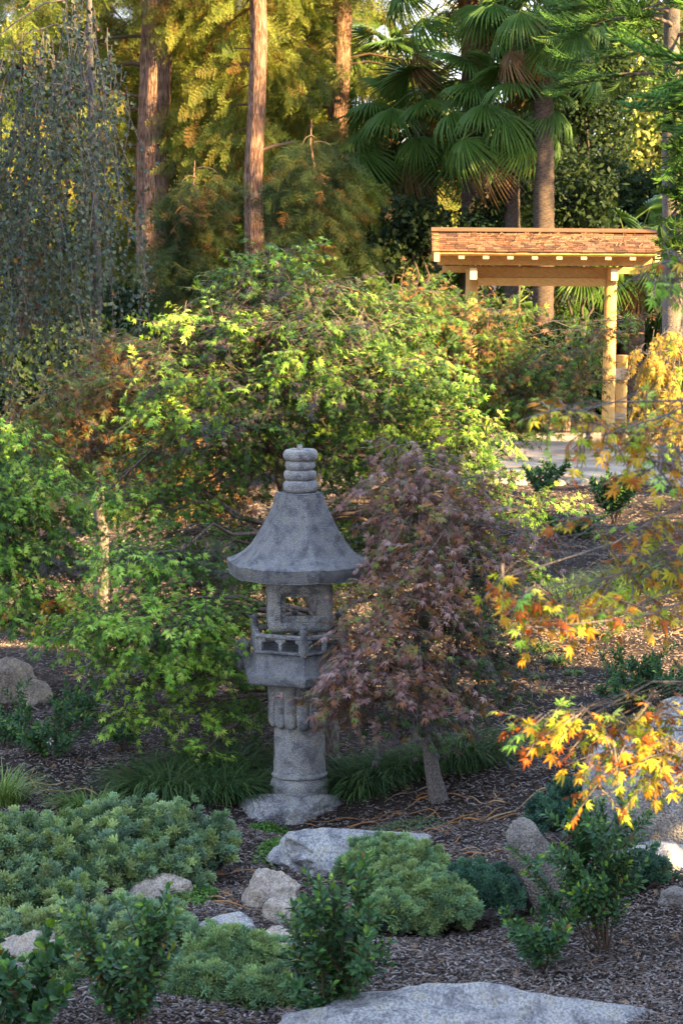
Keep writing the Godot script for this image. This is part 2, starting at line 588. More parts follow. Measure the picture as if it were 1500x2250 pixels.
# ---- a smooth skin (surface nets) round tapered capsules: each bone is [from, to, radius, radius]
func sculpt(bones: Array, cell: float, k: float, mb: MB) -> void:
	var lo := Vector3.INF
	var hi := -Vector3.INF
	for b in bones:
		for e in 2:
			lo = lo.min(b[e] - Vector3.ONE * (b[2 + e] + cell * 2 + k))
			hi = hi.max(b[e] + Vector3.ONE * (b[2 + e] + cell * 2 + k))
	var nx := int((hi.x - lo.x) / cell) + 2
	var ny := int((hi.y - lo.y) / cell) + 2
	var nz := int((hi.z - lo.z) / cell) + 2
	var f := PackedFloat32Array()
	f.resize(nx * ny * nz)
	f.fill(1.0)
	for b in bones:
		var rr: float = maxf(b[2], b[3]) + cell * 2 + k
		var l2: Vector3 = (b[0].min(b[1]) - Vector3.ONE * rr - lo) / cell
		var h2: Vector3 = (b[0].max(b[1]) + Vector3.ONE * rr - lo) / cell
		var d: Vector3 = b[1] - b[0]
		var dd := maxf(d.length_squared(), 1e-9)
		for x in range(maxi(0, int(l2.x)), mini(nx, int(h2.x) + 1)):
			for y in range(maxi(0, int(l2.y)), mini(ny, int(h2.y) + 1)):
				for z in range(maxi(0, int(l2.z)), mini(nz, int(h2.z) + 1)):
					var p := lo + Vector3(x, y, z) * cell
					var t := clampf((p - b[0]).dot(d) / dd, 0, 1)
					var s: float = (p - b[0] - d * t).length() - lerpf(b[2], b[3], t)
					var at := (x * ny + y) * nz + z
					var o := f[at]
					var h := clampf(0.5 + 0.5 * (o - s) / k, 0, 1)
					f[at] = lerpf(o, s, h) - k * h * (1 - h)
	var ids := {}
	var step := [ny * nz, nz, 1]
	for x in nx - 1:
		for y in ny - 1:
			for z in nz - 1:
				var at := (x * ny + y) * nz + z
				var inside := 0
				for q in 8:
					if f[at + (q & 1) * step[0] + ((q >> 1) & 1) * step[1] + (q >> 2)] < 0:
						inside += 1
				if inside == 0 or inside == 8:
					continue
				var sum := Vector3.ZERO
				var cnt := 0
				for q in 8:
					for ax in 3:
						if (q >> ax) & 1:
							continue
						var q2 := q | (1 << ax)
						var f1 := f[at + (q & 1) * step[0] + ((q >> 1) & 1) * step[1] + (q >> 2)]
						var f2 := f[at + (q2 & 1) * step[0] + ((q2 >> 1) & 1) * step[1] + (q2 >> 2)]
						if (f1 < 0) != (f2 < 0):
							var w := f1 / (f1 - f2)
							sum += Vector3(q & 1, (q >> 1) & 1, q >> 2).lerp(Vector3(q2 & 1, (q2 >> 1) & 1, q2 >> 2), w)
							cnt += 1
				ids[at] = lo + (Vector3(x, y, z) + sum / cnt) * cell
	for at in ids:
		for ax in 3:
			var o1: int = step[(ax + 1) % 3]
			var o2: int = step[(ax + 2) % 3]
			if at + step[ax] >= f.size() or (f[at] < 0) == (f[at + step[ax]] < 0):
				continue
			if ids.has(at - o1) and ids.has(at - o2) and ids.has(at - o1 - o2):
				if f[at] < 0:
					mb.quad(ids[at - o1 - o2], ids[at - o2], ids[at], ids[at - o1])
				else:
					mb.quad(ids[at - o1], ids[at], ids[at - o2], ids[at - o1 - o2])


func lantern() -> void:
	var L := thing("stone_lantern", "tall carved grey stone lantern with a flared six-sided roof and ringed finial", "lantern", Vector3(-0.262, 0, -15))
	var s := 15.0 / 5355.0  # metres per pixel at the lantern
	# base moulding and shaft
	var b := MB.new()
	b.lathe(smooth_profile([Vector2(.150, 0.0), Vector2(.182, .008), Vector2(.186, .04), Vector2(.183, .07), Vector2(.171, .096), Vector2(.165, .108)], 4), 48)
	put(L, "base_moulding", rough(b.done("smooth"), .004, 9), M.lantern)
	b = MB.new()
	b.lathe([Vector2(.16, .1085), Vector2(.168, .109), Vector2(.174, .114), Vector2(.174, .124), Vector2(.168, .13), Vector2(.163, .132), Vector2(.161, .15), Vector2(.160, .2), Vector2(.159, .26), Vector2(.158, .32), Vector2(.158, .38), Vector2(.157, .45), Vector2(.157, .6)], 48)
	put(L, "shaft", rough(b.done("smooth"), .005, 7), M.lantern)
	# collar of hanging petals
	var col := Node3D.new()
	col.name = "lotus_collar"
	L.add_child(col)
	b = MB.new()
	b.lathe([Vector2(.168, .47), Vector2(.172, .5), Vector2(.172, .6), Vector2(.17, .735)], 40)
	put(col, "core", b.done("smooth"), M.lantern)
	for k in 14:
		b = MB.new()
		var rings := []
		for j in 22:
			var t := j / 21.0
			var y := lerpf(.425, .732, t)
			var end := clampf((y - .425) / .06, 0, 1)
			var w := .0405 * sqrt(1 - pow(1 - end, 2.4)) * (1.0 + .04 * t)
			var d := .026 * sqrt(1 - pow(1 - end, 2.0)) + .002
			var ring := []
			for a in 14:
				var an := -TAU * a / 14
				ring.append(Vector3(w * signf(cos(an)) * pow(absf(cos(an)), .8), y, .168 + d * sin(an) * (1.0 if sin(an) > 0 else .6)))
			rings.append(ring)
		b.skin(rings)
		put(col, "petal", rough(b.done("smooth"), .003, 11), M.lantern, Transform3D(Basis(Vector3.UP, TAU * (k + .3) / 14), Vector3.ZERO))
	# flared six-sided platform
	var turn := 84.0
	b = MB.new()
	var rings := []
	for q in smooth_profile([Vector2(.20, .722), Vector2(.345, .722), Vector2(.372, .724), Vector2(.384, .735), Vector2(.388, .762), Vector2(.386, .783), Vector2(.362, .797), Vector2(.342, .822), Vector2(.328, .858), Vector2(.318, .893), Vector2(.31, .913), Vector2(.25, .915)], 4):
		rings.append(hex_ring(q.x, q.y, turn, 0, 0, .012, 6))
	b.skin(rings)
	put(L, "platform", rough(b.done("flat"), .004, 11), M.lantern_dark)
	b = MB.new()
	rings = []
	for y in [.915, .918]:
		rings.append(hex_ring(.30, y, turn, 0, 0, 0, 1))
	b.skin(rings)
	# railing: rails, stiles, stepped corner pieces
	var rail := Node3D.new()
	rail.name = "railing"
	L.add_child(rail)
	for k in 6:
		var a := deg_to_rad(turn - 60.0 * k)
		var e := deg_to_rad(turn - 60.0 * (k + 1))
		var p := Vector3(cos(a), 0, sin(a)) * .308
		var q := Vector3(cos(e), 0, sin(e)) * .308
		var mid := (p + q) / 2
		var along := (q - p).normalized()
		var basis := Basis(along, Vector3.UP, along.cross(Vector3.UP))
		var len_ := p.distance_to(q)
		b = MB.new()
		b.box(mid + Vector3(0, .9245, 0), Vector3(len_ + .018, .017, .040), .004, basis)
		put(rail, "bottom_rail", rough(b.done("flat"), .002, 15), M.lantern_dark)
		b = MB.new()
		b.box(mid + Vector3(0, 1.023, 0), Vector3(len_ + .02, .026, .036), .006, basis)
		put(rail, "top_rail", rough(b.done("flat"), .003, 15), M.lantern)
		for x in [-.5, 0.0, .5]:
			b = MB.new()
			b.box(mid + along * (x * (len_ - .035)) + Vector3(0, .9715, 0), Vector3(.022, .077, .030), .003, basis)
			put(rail, "stile", b.done("flat"), M.lantern)
		for x in [-.25, .25]:
			for sd in [-1.0, 1.0]:
				b = MB.new()
				b.box(mid + along * (x * (len_ - .035) + sd * (len_ * .25 - .032)) + Vector3(0, 1.0, 0), Vector3(.022, .019, .026), .002, basis)
				b.box(mid + along * (x * (len_ - .035) + sd * (len_ * .25 - .025)) + Vector3(0, .988, 0), Vector3(.009, .012, .025), .002, basis)
				put(rail, "stepped_bracket", b.done("flat"), M.lantern)
		if k != 5:
			b = MB.new()
			b.lathe([Vector2(.023, .91), Vector2(.023, 1.075), Vector2(.019, 1.079), Vector2(.019, 1.083), Vector2(.024, 1.086), Vector2(.0245, 1.098), Vector2(.02, 1.106), Vector2(.008, 1.11)], 16, p)
			put(rail, "corner_post", b.done("flat"), M.lantern_dark)
	# carved figure crouching at the corner, one arm raised over its head
	b = MB.new()
	var out_ := Vector3(cos(deg_to_rad(204)), 0, sin(deg_to_rad(204)))
	var tan_ := Vector3(-out_.z, 0, out_.x)
	var o := out_ * .375 + Vector3(0, .80, 0)
	var bones := [
		[o + Vector3(0, -.03, 0) - out_ * .03, o + Vector3(0, .045, 0) - out_ * .012, .036, .034],
		[o + Vector3(0, .092, .012), o + Vector3(0, .105, .014), .035, .037],
		[o + Vector3(0.004, .088, .04), o + Vector3(.004, .086, .047), .014, .011],
		[o + Vector3(-.014, .108, .04), o + Vector3(-.008, .109, .044), .009, .008],
		[o + Vector3(.016, .108, .04), o + Vector3(.012, .109, .044), .009, .008],
		[o + Vector3(-.02, .05, .01), o + Vector3(-.055, .075, .008), .018, .014],
		[o + Vector3(-.055, .075, .008), o + Vector3(-.045, .13, .004), .014, .012],
		[o + Vector3(-.045, .13, .004), o + Vector3(-.01, .148, .004), .012, .013],
		[o + Vector3(.02, .05, .01), o + Vector3(.045, .035, .028), .018, .014],
		[o + Vector3(.045, .035, .028), o + Vector3(.03, 0, .04), .014, .013],
		[o + Vector3(-.02, -.02, .01), o + Vector3(-.035, .012, .035), .022, .018],
		[o + Vector3(-.035, .012, .035), o + Vector3(-.03, -.04, .035), .017, .014],
		[o + Vector3(.02, -.02, .01), o + Vector3(.04, .005, .035), .022, .018],
		[o + Vector3(.04, .005, .035), o + Vector3(.04, -.045, .03), .017, .014],
	]
	sculpt(bones, .0055, .012, b)
	put(L, "carved_figure", b.done("smooth"), M.lantern_dark)
	# fire box with its windows cut through
	var box := CSGMesh3D.new()
	box.name = "fire_box"
	box.mesh = rounded_box(Vector3(.402, .335, .402), .05, 6)
	box.material = M.lantern
	box.transform = Transform3D(Basis(Vector3.UP, .06), Vector3(0, 1.204, 0))
	for cut in [[Vector3(.196, .118, .6), Vector3(.005, -.004, 0)], [Vector3(.22, .17, .2), Vector3(.005, -.03, -.2)], [Vector3(.255, .185, .07), Vector3(.005, -.008, .201)], [Vector3(.25, .175, .05), Vector3(0, -.01, -.201)], [Vector3(.6, .15, .15), Vector3(0, -.006, 0)], [Vector3(.3, .22, .3), Vector3(0, 0, 0)]]:
		var hole := CSGBox3D.new()
		hole.name = "opening"
		hole.operation = CSGShape3D.OPERATION_SUBTRACTION
		hole.size = cut[0]
		hole.position = cut[1]
		hole.material = M.lantern
		box.add_child(hole, true)
	L.add_child(box)
	# roof
	turn = 75.0
	b = MB.new()
	rings = []
	var prof := [Vector2(.2, 1.362), Vector2(.44, 1.366), Vector2(.458, 1.370), Vector2(.468, 1.40), Vector2(.474, 1.44), Vector2(.470, 1.452), Vector2(.42, 1.474), Vector2(.348, 1.526), Vector2(.290, 1.600), Vector2(.238, 1.685), Vector2(.190, 1.775), Vector2(.162, 1.855), Vector2(.153, 1.882), Vector2(.146, 1.889), Vector2(.06, 1.892)]
	for q in smooth_profile(prof, 4):
		var ring := hex_ring(q.x, q.y, turn, .004, 0, .0, 8)
		if q.y < 1.55 and q.x > .3:
			for j in ring.size():  # the eaves rise towards the corners
				var t := absf(float(j % 8) / 8 - .5) * 2 if j % 8 else 1.0
				ring[j].y += .016 * t * t * t * clampf((q.x - .3) / .14, 0, 1)
		rings.append(ring)
	b.skin(rings)
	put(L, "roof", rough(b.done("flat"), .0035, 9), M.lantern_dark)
	for y in [1.838, 1.852, 1.866]:
		b = MB.new()
		b.skin([hex_ring(.1655 - (y - 1.838) * .32, y, turn, .004, 0, 0, 1), hex_ring(.1665 - (y - 1.838) * .32, y + .003, turn, .004, 0, 0, 1), hex_ring(.1625 - (y - 1.838) * .32, y + .006, turn, .004, 0, 0, 1)])
		put(L, "roof_band", b.done("flat"), M.lantern_dark)
	# finial of stacked stone rings
	var fin := Node3D.new()
	fin.name = "finial"
	L.add_child(fin)
	for q in [[.109, 1.890, 1.968, 0], [.100, 1.966, 2.032, 1], [.095, 2.030, 2.088, 1], [.106, 2.086, 2.158, 1]]:
		b = MB.new()
		b.lathe(ring_profile(q[0], q[1], q[2], .9), 36, Vector3(.008, 0, 0))
		put(fin, "stone_ring", rough(b.done("smooth"), .005, 10), M.lantern)
	b = MB.new()
	b.lathe([Vector2(.02, 2.15), Vector2(.018, 2.172), Vector2(.015, 2.184), Vector2(.012, 2.186)], 12, Vector3(.006, 0, 0))
	put(fin, "tip", b.done("smooth"), M.lantern)

func gate() -> void:
	var G := thing("wooden_gate", "new yellow cedar garden gate with a low shingled roof on two posts", "gate", Vector3(2.509, .885, -31))
	G.rotation = Vector3(0, deg_to_rad(-1.0), deg_to_rad(-.45))
	var part := func(called: String, at: Vector3, size: Vector3, m: Material, bevel := .006, turn := Basis(), parent: Node = G) -> MeshInstance3D:
		var b := MB.new()
		b.box(Vector3.ZERO, size, bevel)
		return put(parent, called, b.done("flat"), m, Transform3D(turn, at))
	for s in [-1.0, 1.0]:
		var b := MB.new()
		b.lathe([Vector2(.082, .02), Vector2(.083, .06), Vector2(.081, 1.0), Vector2(.078, 2.28)], 32)
		put(G, "post", b.done("smooth"), M.wood_post, Transform3D(Basis(), Vector3(s * .877, 0, 0)))
		put(G, "post_base_stone", rock_mesh(Vector3(.36, .16, .36), 55 + int(s), .05, 2, 12), M.rock, Transform3D(Basis(), Vector3(s * .877, .02, 0)))
		var beam: Node3D = part.call("bracket_beam", Vector3(s * .877, 2.225, .0), Vector3(.088, .145, 1.02), M.wood_long)
		part.call("beam_end", Vector3(0, 0, .5115), Vector3(.084, .141, .003), M.wood_end, .001, Basis(), beam)
		# rear prop with its two rails
		b = MB.new()
		b.lathe([Vector2(.074, .0), Vector2(.074, 1.17), Vector2(.068, 1.185)], 24)
		var side := 1.092 if s > 0 else -1.092
		put(G, "prop_post", b.done("flat"), M.wood_post, Transform3D(Basis(), Vector3(side, 0, -.55)))
		part.call("prop_rail", Vector3(s * .985, .945, -.3), Vector3(.05, .15, .62), M.wood_grey, .006, Basis(Vector3.UP, s * -.36))
		part.call("prop_rail", Vector3(s * 1.04, .945, -.50), Vector3(.29, .148, .054), M.wood_grey)
		part.call("prop_rail", Vector3(s * 1.0, .40, -.45), Vector3(.28, .09, .06), M.wood_grey)
	part.call("lintel", Vector3(0, 2.125, 0), Vector3(1.62, .105, .11), M.wood_long)
	part.call("frieze_board", Vector3(0, 2.24, -.02), Vector3(1.62, .125, .03), M.wood_long)
	for k in 7:
		part.call("frieze_strut", Vector3(-.66 + k * .22, 2.272, .01), Vector3(.028, .07, .03), M.wood, .002)
	part.call("tie_beam", Vector3(0, 2.275, -.085), Vector3(2.5, .085, .08), M.wood_long)
	for z in [.36, -.36]:
		part.call("purlin", Vector3(.02, 2.40, z), Vector3(2.66, .135, .085), M.wood_long)
	part.call("ridge_beam", Vector3(.02, 2.66, 0), Vector3(2.66, .12, .09), M.wood_long)
	# rafters: nine to each side, their pale ends showing under the fascia
	var pitch := deg_to_rad(17.5)
	for side in [1.0, -1.0]:
		var turn := Basis(Vector3.RIGHT, pitch * side)
		for k in 9:
			var x := -1.035 + k * .3015
			var rafter: Node3D = part.call("rafter", Vector3(x, 2.672, side * .02) + turn * Vector3(0, 0, side * .385), Vector3(.074, .072, .75), M.wood_long, .003, turn)
			part.call("rafter_end", Vector3(0, 0, side * .377), Vector3(.072, .07, .003), M.wood_end, .001, Basis(), rafter)
		for e in [-1.0, 1.0]:
			var barge: Node3D = part.call("barge_board", Vector3(.02 + e * 1.36, 2.682, 0) + turn * Vector3(0, 0, side * .405), Vector3(.07, .14, .80), M.wood_long, .004, turn)
			part.call("barge_board_end", Vector3(0, 0, side * .4015), Vector3(.066, .136, .003), M.wood_end, .001, Basis(), barge)
		part.call("fascia", Vector3(.02, 2.716, 0) + turn * Vector3(0, 0, side * .79), Vector3(2.645, .055, .026), M.wood_long, .004, turn)
		part.call("roof_deck", Vector3(.02, 2.722, 0) + turn * Vector3(0, 0, side * .40), Vector3(2.76, .018, .84), M.wood, .003, turn)
		# cedar shingles, laid in nine courses; the far slope is one part
		var cols := [Color(.165, .082, .042), Color(.225, .118, .062), Color(.13, .065, .036), Color(.27, .155, .085), Color(.10, .055, .035), Color(.2, .122, .078)]
		var far := MB.new()
		for row in 10:
			var along := .83 - row * .088
			var x := -1.40 + rnd(-.06, 0)
			while x < 1.43:
				var w := rnd(.085, .155)
				var x0 := maxf(x, -1.4)
				var x1 := minf(x + w, 1.44)
				if x1 - x0 > .015:
					var b := far if side < 0 else MB.new()
					b.col = cols[R.randi() % 6]
					var tilt := turn * Basis(Vector3.RIGHT, side * -.14)
					var c := Vector3((x0 + x1) / 2, 2.749 + rnd(0, .0015), 0) + turn * Vector3(0, 0, side * (along - .06 + rnd(-.005, .005)))
					b.box(c, Vector3(x1 - x0 - .004, .012, .15), .002, tilt)
					if side > 0:
						put(G, "shingle", b.done("flat"), M.shingle)
				x += w
		if side < 0:
			tag(put(G, "rear_shingles", far.done("flat"), M.shingle), "", "", "", "stuff")
	var b2 := MB.new()
	b2.col = Color(.2, .11, .06)
	for side in [1.0, -1.0]:
		b2.box(Vector3(.02, 2.775, side * .05), Vector3(2.84, .016, .13), .003, Basis(Vector3.RIGHT, side * pitch))
	put(G, "ridge_board", b2.done("flat"), M.shingle)
	# fallen needles lying on the roof
	var t := []
	var c := PackedColorArray()
	for k in 380:
		var cx: float = [-.25, .15, .45, .9, .6, -.8][R.randi() % 6] + R.randfn(0, .2)
		var cz := clampf(.25 + R.randfn(0, .28), .03, .8)
		if absf(cx) > 1.35:
			continue
		var p := Vector3(cx, 2.772 + rnd(0, .012), 0) + Basis(Vector3.RIGHT, pitch) * Vector3(0, 0, cz)
		t.append(Transform3D(Basis(Vector3.RIGHT, pitch) * Basis(Vector3.UP, rnd(0, TAU)) * Basis(Vector3.RIGHT, rnd(-.25, .1)) * Basis.from_scale(Vector3(.004, .004, rnd(.04, .11))), p))
		c.append(Color(.26, .13, .07).lerp(Color(.42, .25, .14), R.randf()))
	var bx := MB.new()
	bx.box(Vector3.ZERO, Vector3.ONE, 0.01)
	many(G, "fallen_needles", bx.done("flat"), M.chip, t, c)

# ---- leaves
const LIME := 0
const GREEN := 1
const DARK := 2
const BRONZE := 3
const MAUVE := 4
const FIRE := 5
const GOLD := 6
const SHRUB := 7
const TIP := 8
const BLUE := 9
var PAL := {
	0: [Color(.25, .44, .045), Color(.20, .38, .04), Color(.32, .47, .065), Color(.15, .31, .03), Color(.37, .47, .08)],
	1: [Color(.065, .15, .02), Color(.045, .11, .018), Color(.095, .185, .026), Color(.04, .09, .022), Color(.14, .23, .035)],
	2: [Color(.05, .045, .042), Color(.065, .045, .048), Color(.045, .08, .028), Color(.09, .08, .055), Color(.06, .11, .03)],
	3: [Color(.21, .12, .035), Color(.27, .12, .03), Color(.15, .14, .035), Color(.18, .09, .045), Color(.14, .18, .035)],
	4: [Color(.23, .125, .105), Color(.17, .085, .075), Color(.31, .195, .17), Color(.24, .105, .05), Color(.14, .115, .06)],
	5: [Color(.44, .19, .015), Color(.42, .36, .025), Color(.27, .34, .02), Color(.33, .09, .015), Color(.50, .32, .03)],
	6: [Color(.42, .26, .035), Color(.34, .20, .03), Color(.46, .32, .06), Color(.24, .17, .03), Color(.30, .25, .04)],
	7: [Color(.06, .14, .045), Color(.045, .11, .05), Color(.07, .17, .045), Color(.08, .16, .06), Color(.05, .12, .06)],
	8: [Color(.16, .28, .03), Color(.2, .33, .04), Color(.12, .24, .03), Color(.25, .36, .05), Color(.1, .2, .03)],
	9: [Color(.085, .115, .075), Color(.06, .085, .06), Color(.10, .125, .085), Color(.10, .115, .05), Color(.14, .155, .08)],
}
var LEAF := {}


func maple_leaf(lobes: int, thin: float, col := Color.WHITE, kind := 0) -> ArrayMesh:
	# a palm of pointed lobes, folded along each midrib, tips drooping; tip towards +z, length about 1
	var b := MB.new()
	b.col = col
	var ang := [0.0, 36.0, -36.0, 74.0, -74.0, 118.0, -118.0]
	var len_ := [1.0, .93, .93, .72, .72, .38, .38]
	var r := RandomNumberGenerator.new()
	r.seed = 100 + kind
	var droop: float = [.2, .42, .05, .6, .3][kind % 5]
	ang.resize(lobes)
	len_.resize(lobes)
	var mid := Vector3(0, 0, .12)
	for k in lobes:
		var a := deg_to_rad(ang[k] + r.randf_range(-7, 7))
		var d := Vector3(sin(a), 0, cos(a))
		var s := Vector3(cos(a), 0, -sin(a))
		var l: float = len_[k] * r.randf_range(.82, 1.1)
		var belly := mid + d * l * .42 + Vector3(0, r.randf_range(-.03, .03) - droop * .15, 0)
		var tip := mid + d * l * .9 + Vector3(r.randf_range(-.06, .06), -droop * l * r.randf_range(.6, 1.4), r.randf_range(-.06, .06))
		var w := thin * l
		b.tri(mid, belly + s * w + Vector3(0, -.035, 0), belly)
		b.tri(mid, belly, belly - s * w + Vector3(0, -.035, 0))
		b.tri(belly, belly + s * w + Vector3(0, -.035, 0), tip)
		b.tri(belly, tip, belly - s * w + Vector3(0, -.035, 0))
	return b.done("flat")


func oval_leaf(width: float, curl: float, col := Color.WHITE, steps := 3) -> ArrayMesh:
	var b := MB.new()
	b.col = col
	var prev := []
	for k in steps + 2:
		var t := float(k) / (steps + 1)
		var w := width * pow(sin(PI * pow(t, .85)), .75) if k > 0 and k <= steps else 0.0
		var y := -curl * t * t
		var row := [Vector3(-w, y + w * .35, t), Vector3(0, y, t), Vector3(w, y + w * .35, t)]
		if k > 0:
			if k > 1:
				b.tri(prev[0], prev[1], row[1])
				b.tri(prev[1], prev[2], row[1])
			if k <= steps:
				b.tri(prev[0], row[1], row[0])
				b.tri(prev[2], row[2], row[1])
		prev = row
	return b.done("flat")


func leaf_basis(tip: Vector3, nrm: Vector3, size: float) -> Basis:
	var z := tip.normalized()
	var x := nrm.cross(z)
	if x.length_squared() < 1e-6:
		x = Vector3.RIGHT
	x = x.normalized()
	return Basis(x * size, z.cross(x) * size, z * size)


func leaf_set(shape: String, pal: int) -> Array:
	var key := "%s%d" % [shape, pal]
	if not LEAF.has(key):
		var out := []
		for c in PAL[pal]:
			if shape == "maple":
				out.append(maple_leaf(7, .115, c, out.size()))
			elif shape == "fine_maple":
				out.append(maple_leaf(7, .085, c, out.size()))
			elif shape == "oval":
				out.append(oval_leaf(.24, .18, c))
			else:
				out.append(oval_leaf(.42, .1, c))
		LEAF[key] = out
	return LEAF[key]


func plain_leaf(shape: String, kind := 0) -> ArrayMesh:
	if kind > 0 and shape.ends_with("maple"):
		var key := "%s/%d" % [shape, kind]
		if not LEAF.has(key):
			LEAF[key] = maple_leaf(7, .115 if shape == "maple" else .085, Color.WHITE, kind)
		return LEAF[key]
	if not LEAF.has(shape):
		LEAF[shape] = maple_leaf(7, .115) if shape == "maple" else maple_leaf(7, .085) if shape == "fine_maple" else oval_leaf(.24, .18) if shape == "oval" else oval_leaf(.42, .1)
	return LEAF[shape]


# sprigs of leaves spread through ellipsoidal pads; pads: [centre, radii, palette, sprigs]
func sprigs(pads: Array, size: float, leaves: int, length: float, droop: float, mixed: int, mix_share: float, tfs: Array, pals: PackedInt32Array, twig: MB, flat := .55) -> void:
	for pad in pads:
		var c: Vector3 = pad[0]
		var r: Vector3 = pad[1]
		for s in pad[3]:
			var u := rvec()
			while u.length_squared() > 1.0 or u.length_squared() < .01:
				u = rvec()
			var rr := pow(u.length(), .45)
			u = u.normalized()
			if u.y < -.35:
				u.y *= .6
			var p := c + u * rr * r
			var out_ := (u / r).normalized() * .7 + u * .3
			var d := (Vector3(out_.x, 0, out_.z) * .8 + Vector3(0, -droop + .35 * u.y, 0) + rvec() * .45).normalized()
			var nrm := (Vector3.UP * flat + out_ * .75 + rvec() * .35).normalized()
			var l := length * rnd(.7, 1.3)
			var pal: int = pad[2]
			if R.randf() < mix_share:
				pal = mixed
			var side := d.cross(nrm).normalized()
			var at := p
			var pts := [p - d * l * .5]
			for k in leaves:
				var t := float(k) / maxf(1, leaves - 1)
				var sag := Vector3(0, -droop * .35 * l * t * t, 0)
				at = p + d * l * t + sag
				if k % 2 == 0:
					pts.append(at)
				var sg := 1.0 if k % 2 else -1.0
				var tip := d * (.45 + t * .5) + side * sg * (1.0 - t * .75) + Vector3(0, -droop * .7, 0) + rvec() * .3
				var n2 := (nrm + rvec() * .55).normalized()
				tfs.append(Transform3D(leaf_basis(tip, n2, size * rnd(.65, 1.2)), at + (tip * .18 + rvec() * .1) * size))
				pals.append(pal)
			if twig:
				pts.append(at)
				var rads := []
				for k in pts.size():
					rads.append(lerpf(.0028, .001, float(k) / pts.size()))
				twig.tube(pts, rads, 3, 0, 0, false)


# a limb from a to b that sags or rises on its way, jittered a little
func limb(b: MB, from: Vector3, to: Vector3, r0: float, r1: float, lift := 0.1, wander := .06, sides := 7, steps := 7) -> Array:
	var pts := []
	var rads := []
	var l := from.distance_to(to)
	for k in steps + 1:
		var t := float(k) / steps
		var p := from.lerp(to, t) + Vector3(0, lift * l * sin(PI * t), 0)
		if k > 0 and k < steps:
			p += rvec() * wander * l * .5
		pts.append(p)
		rads.append(lerpf(r0, r1, pow(t, .8)))
	b.tube(pts, rads, sides)
	return pts


func maple(called: String, label: String, base: Vector3, trunk: Array, r0: float, pads: Array, o: Dictionary) -> Node3D:
	var T := thing(called, label, "maple tree", base, o.get("group", ""))
	var rel := []
	for p in trunk:
		rel.append(p - base)
	var b := MB.new()
	var rads := []
	for k in rel.size():
		rads.append(r0 * (1.25 if k == 0 else 1.0) * lerpf(1.0, .55, float(k) / maxf(1, rel.size() - 1)))
	b.tube(rel, rads, 12, .06, 3)
	put(T, "trunk", b.done(), o.get("bark", M.greybark))
	b = MB.new()
	var moved := []
	for pad in pads:
		var c: Vector3 = pad[0] - base
		moved.append([c, pad[1], pad[2], int(pad[3] * o.get("dense", 1.0))])
		var best: Vector3 = rel[-1]
		for p in rel.slice(1):
			if p.distance_to(c) + maxf(0, p.y - c.y) * .3 < best.distance_to(c) + maxf(0, best.y - c.y) * .3:
				best = p
		var target := c - Vector3(0, pad[1].y * .3, 0)
		var pts := limb(b, best, target, r0 * rnd(.28, .42) * o.get("limb", 1.0), .006 * o.get("limb", 1.0), rnd(.05, .14), .1)
		for k in 5:
			var e: Vector3 = rvec().normalized() * pad[1] * .8
			limb(b, pts[R.randi_range(4, 7)], c + e, .005 * o.get("limb", 1.0), .002 * o.get("limb", 1.0), .05, .12, 4, 4)
	put(T, "branch", b.done(), o.get("bark", M.greybark))
	T.get_node("branch").set_meta("kind", "stuff")
	var tw := MB.new()
	var tfs := []
	var pals := PackedInt32Array()
	sprigs(moved, o.size, o.get("leaves", 7), o.get("length", .2), o.get("droop", .4), o.get("mixed", GREEN), o.get("share", .15), tfs, pals, tw, o.get("flat", .55))
	tw.col = Color(.12, .07, .05)
	put(T, "twigs", tw.done(), o.get("bark", M.greybark)).set_meta("kind", "stuff")
	# the tests of what shows largest need places in the scene
	var moved_tfs := tfs
	for k in moved_tfs.size():
		moved_tfs[k].origin += base
	hang_leaves(T, o.get("shape", "maple"), o.get("mat", M.leaf), moved_tfs, pals, o.get("singles", 0), base)
	return T


# those leaves that show largest become parts of their own, the rest one part
func hang_leaves(parent: Node, shape: String, m: Material, tfs: Array, pals: PackedInt32Array, singles: int, base: Vector3) -> void:
	var kinds := PackedInt32Array()
	for k in tfs.size():
		kinds.append(R.randi() % 5)
	var picked := {}
	if singles > 0:
		var cells := {}
		for k in tfs.size():
			var q := shows(tfs[k].origin)
			if q.x < 4 or q.x > 1496 or q.y < 4 or q.y > 2246:
				continue
			var key := Vector2i(int(q.x / 14), int(q.y / 14))
			if not cells.has(key) or q.z < cells[key][1]:
				var face: float = absf(tfs[k].basis.y.normalized().dot((CAM - tfs[k].origin).normalized()))
				cells[key] = [k, q.z, tfs[k].basis.z.length() / q.z * (face + .3)]
		var order := cells.values()
		order.sort_custom(func(a, b): return a[2] > b[2])
		for k in mini(singles, order.size()):
			picked[order[k][0]] = true
	var rest := [[], [], [], []]
	var tint := [PackedColorArray(), PackedColorArray(), PackedColorArray(), PackedColorArray()]
	for k in tfs.size():
		var tf: Transform3D = tfs[k]
		tf.origin -= base
		if picked.has(k):
			put(parent, "leaf", leaf_set(shape, pals[k])[kinds[k]], m, tf)
		else:
			var way := k % 4 if shape.ends_with("maple") else 0
			var c: Color = PAL[pals[k]][kinds[k]]
			rest[way].append(tf)
			tint[way].append(c * rnd(.8, 1.2))
	for way in 4:
		if rest[way].size():
			many(parent, "foliage", plain_leaf(shape, way), m, rest[way], tint[way])

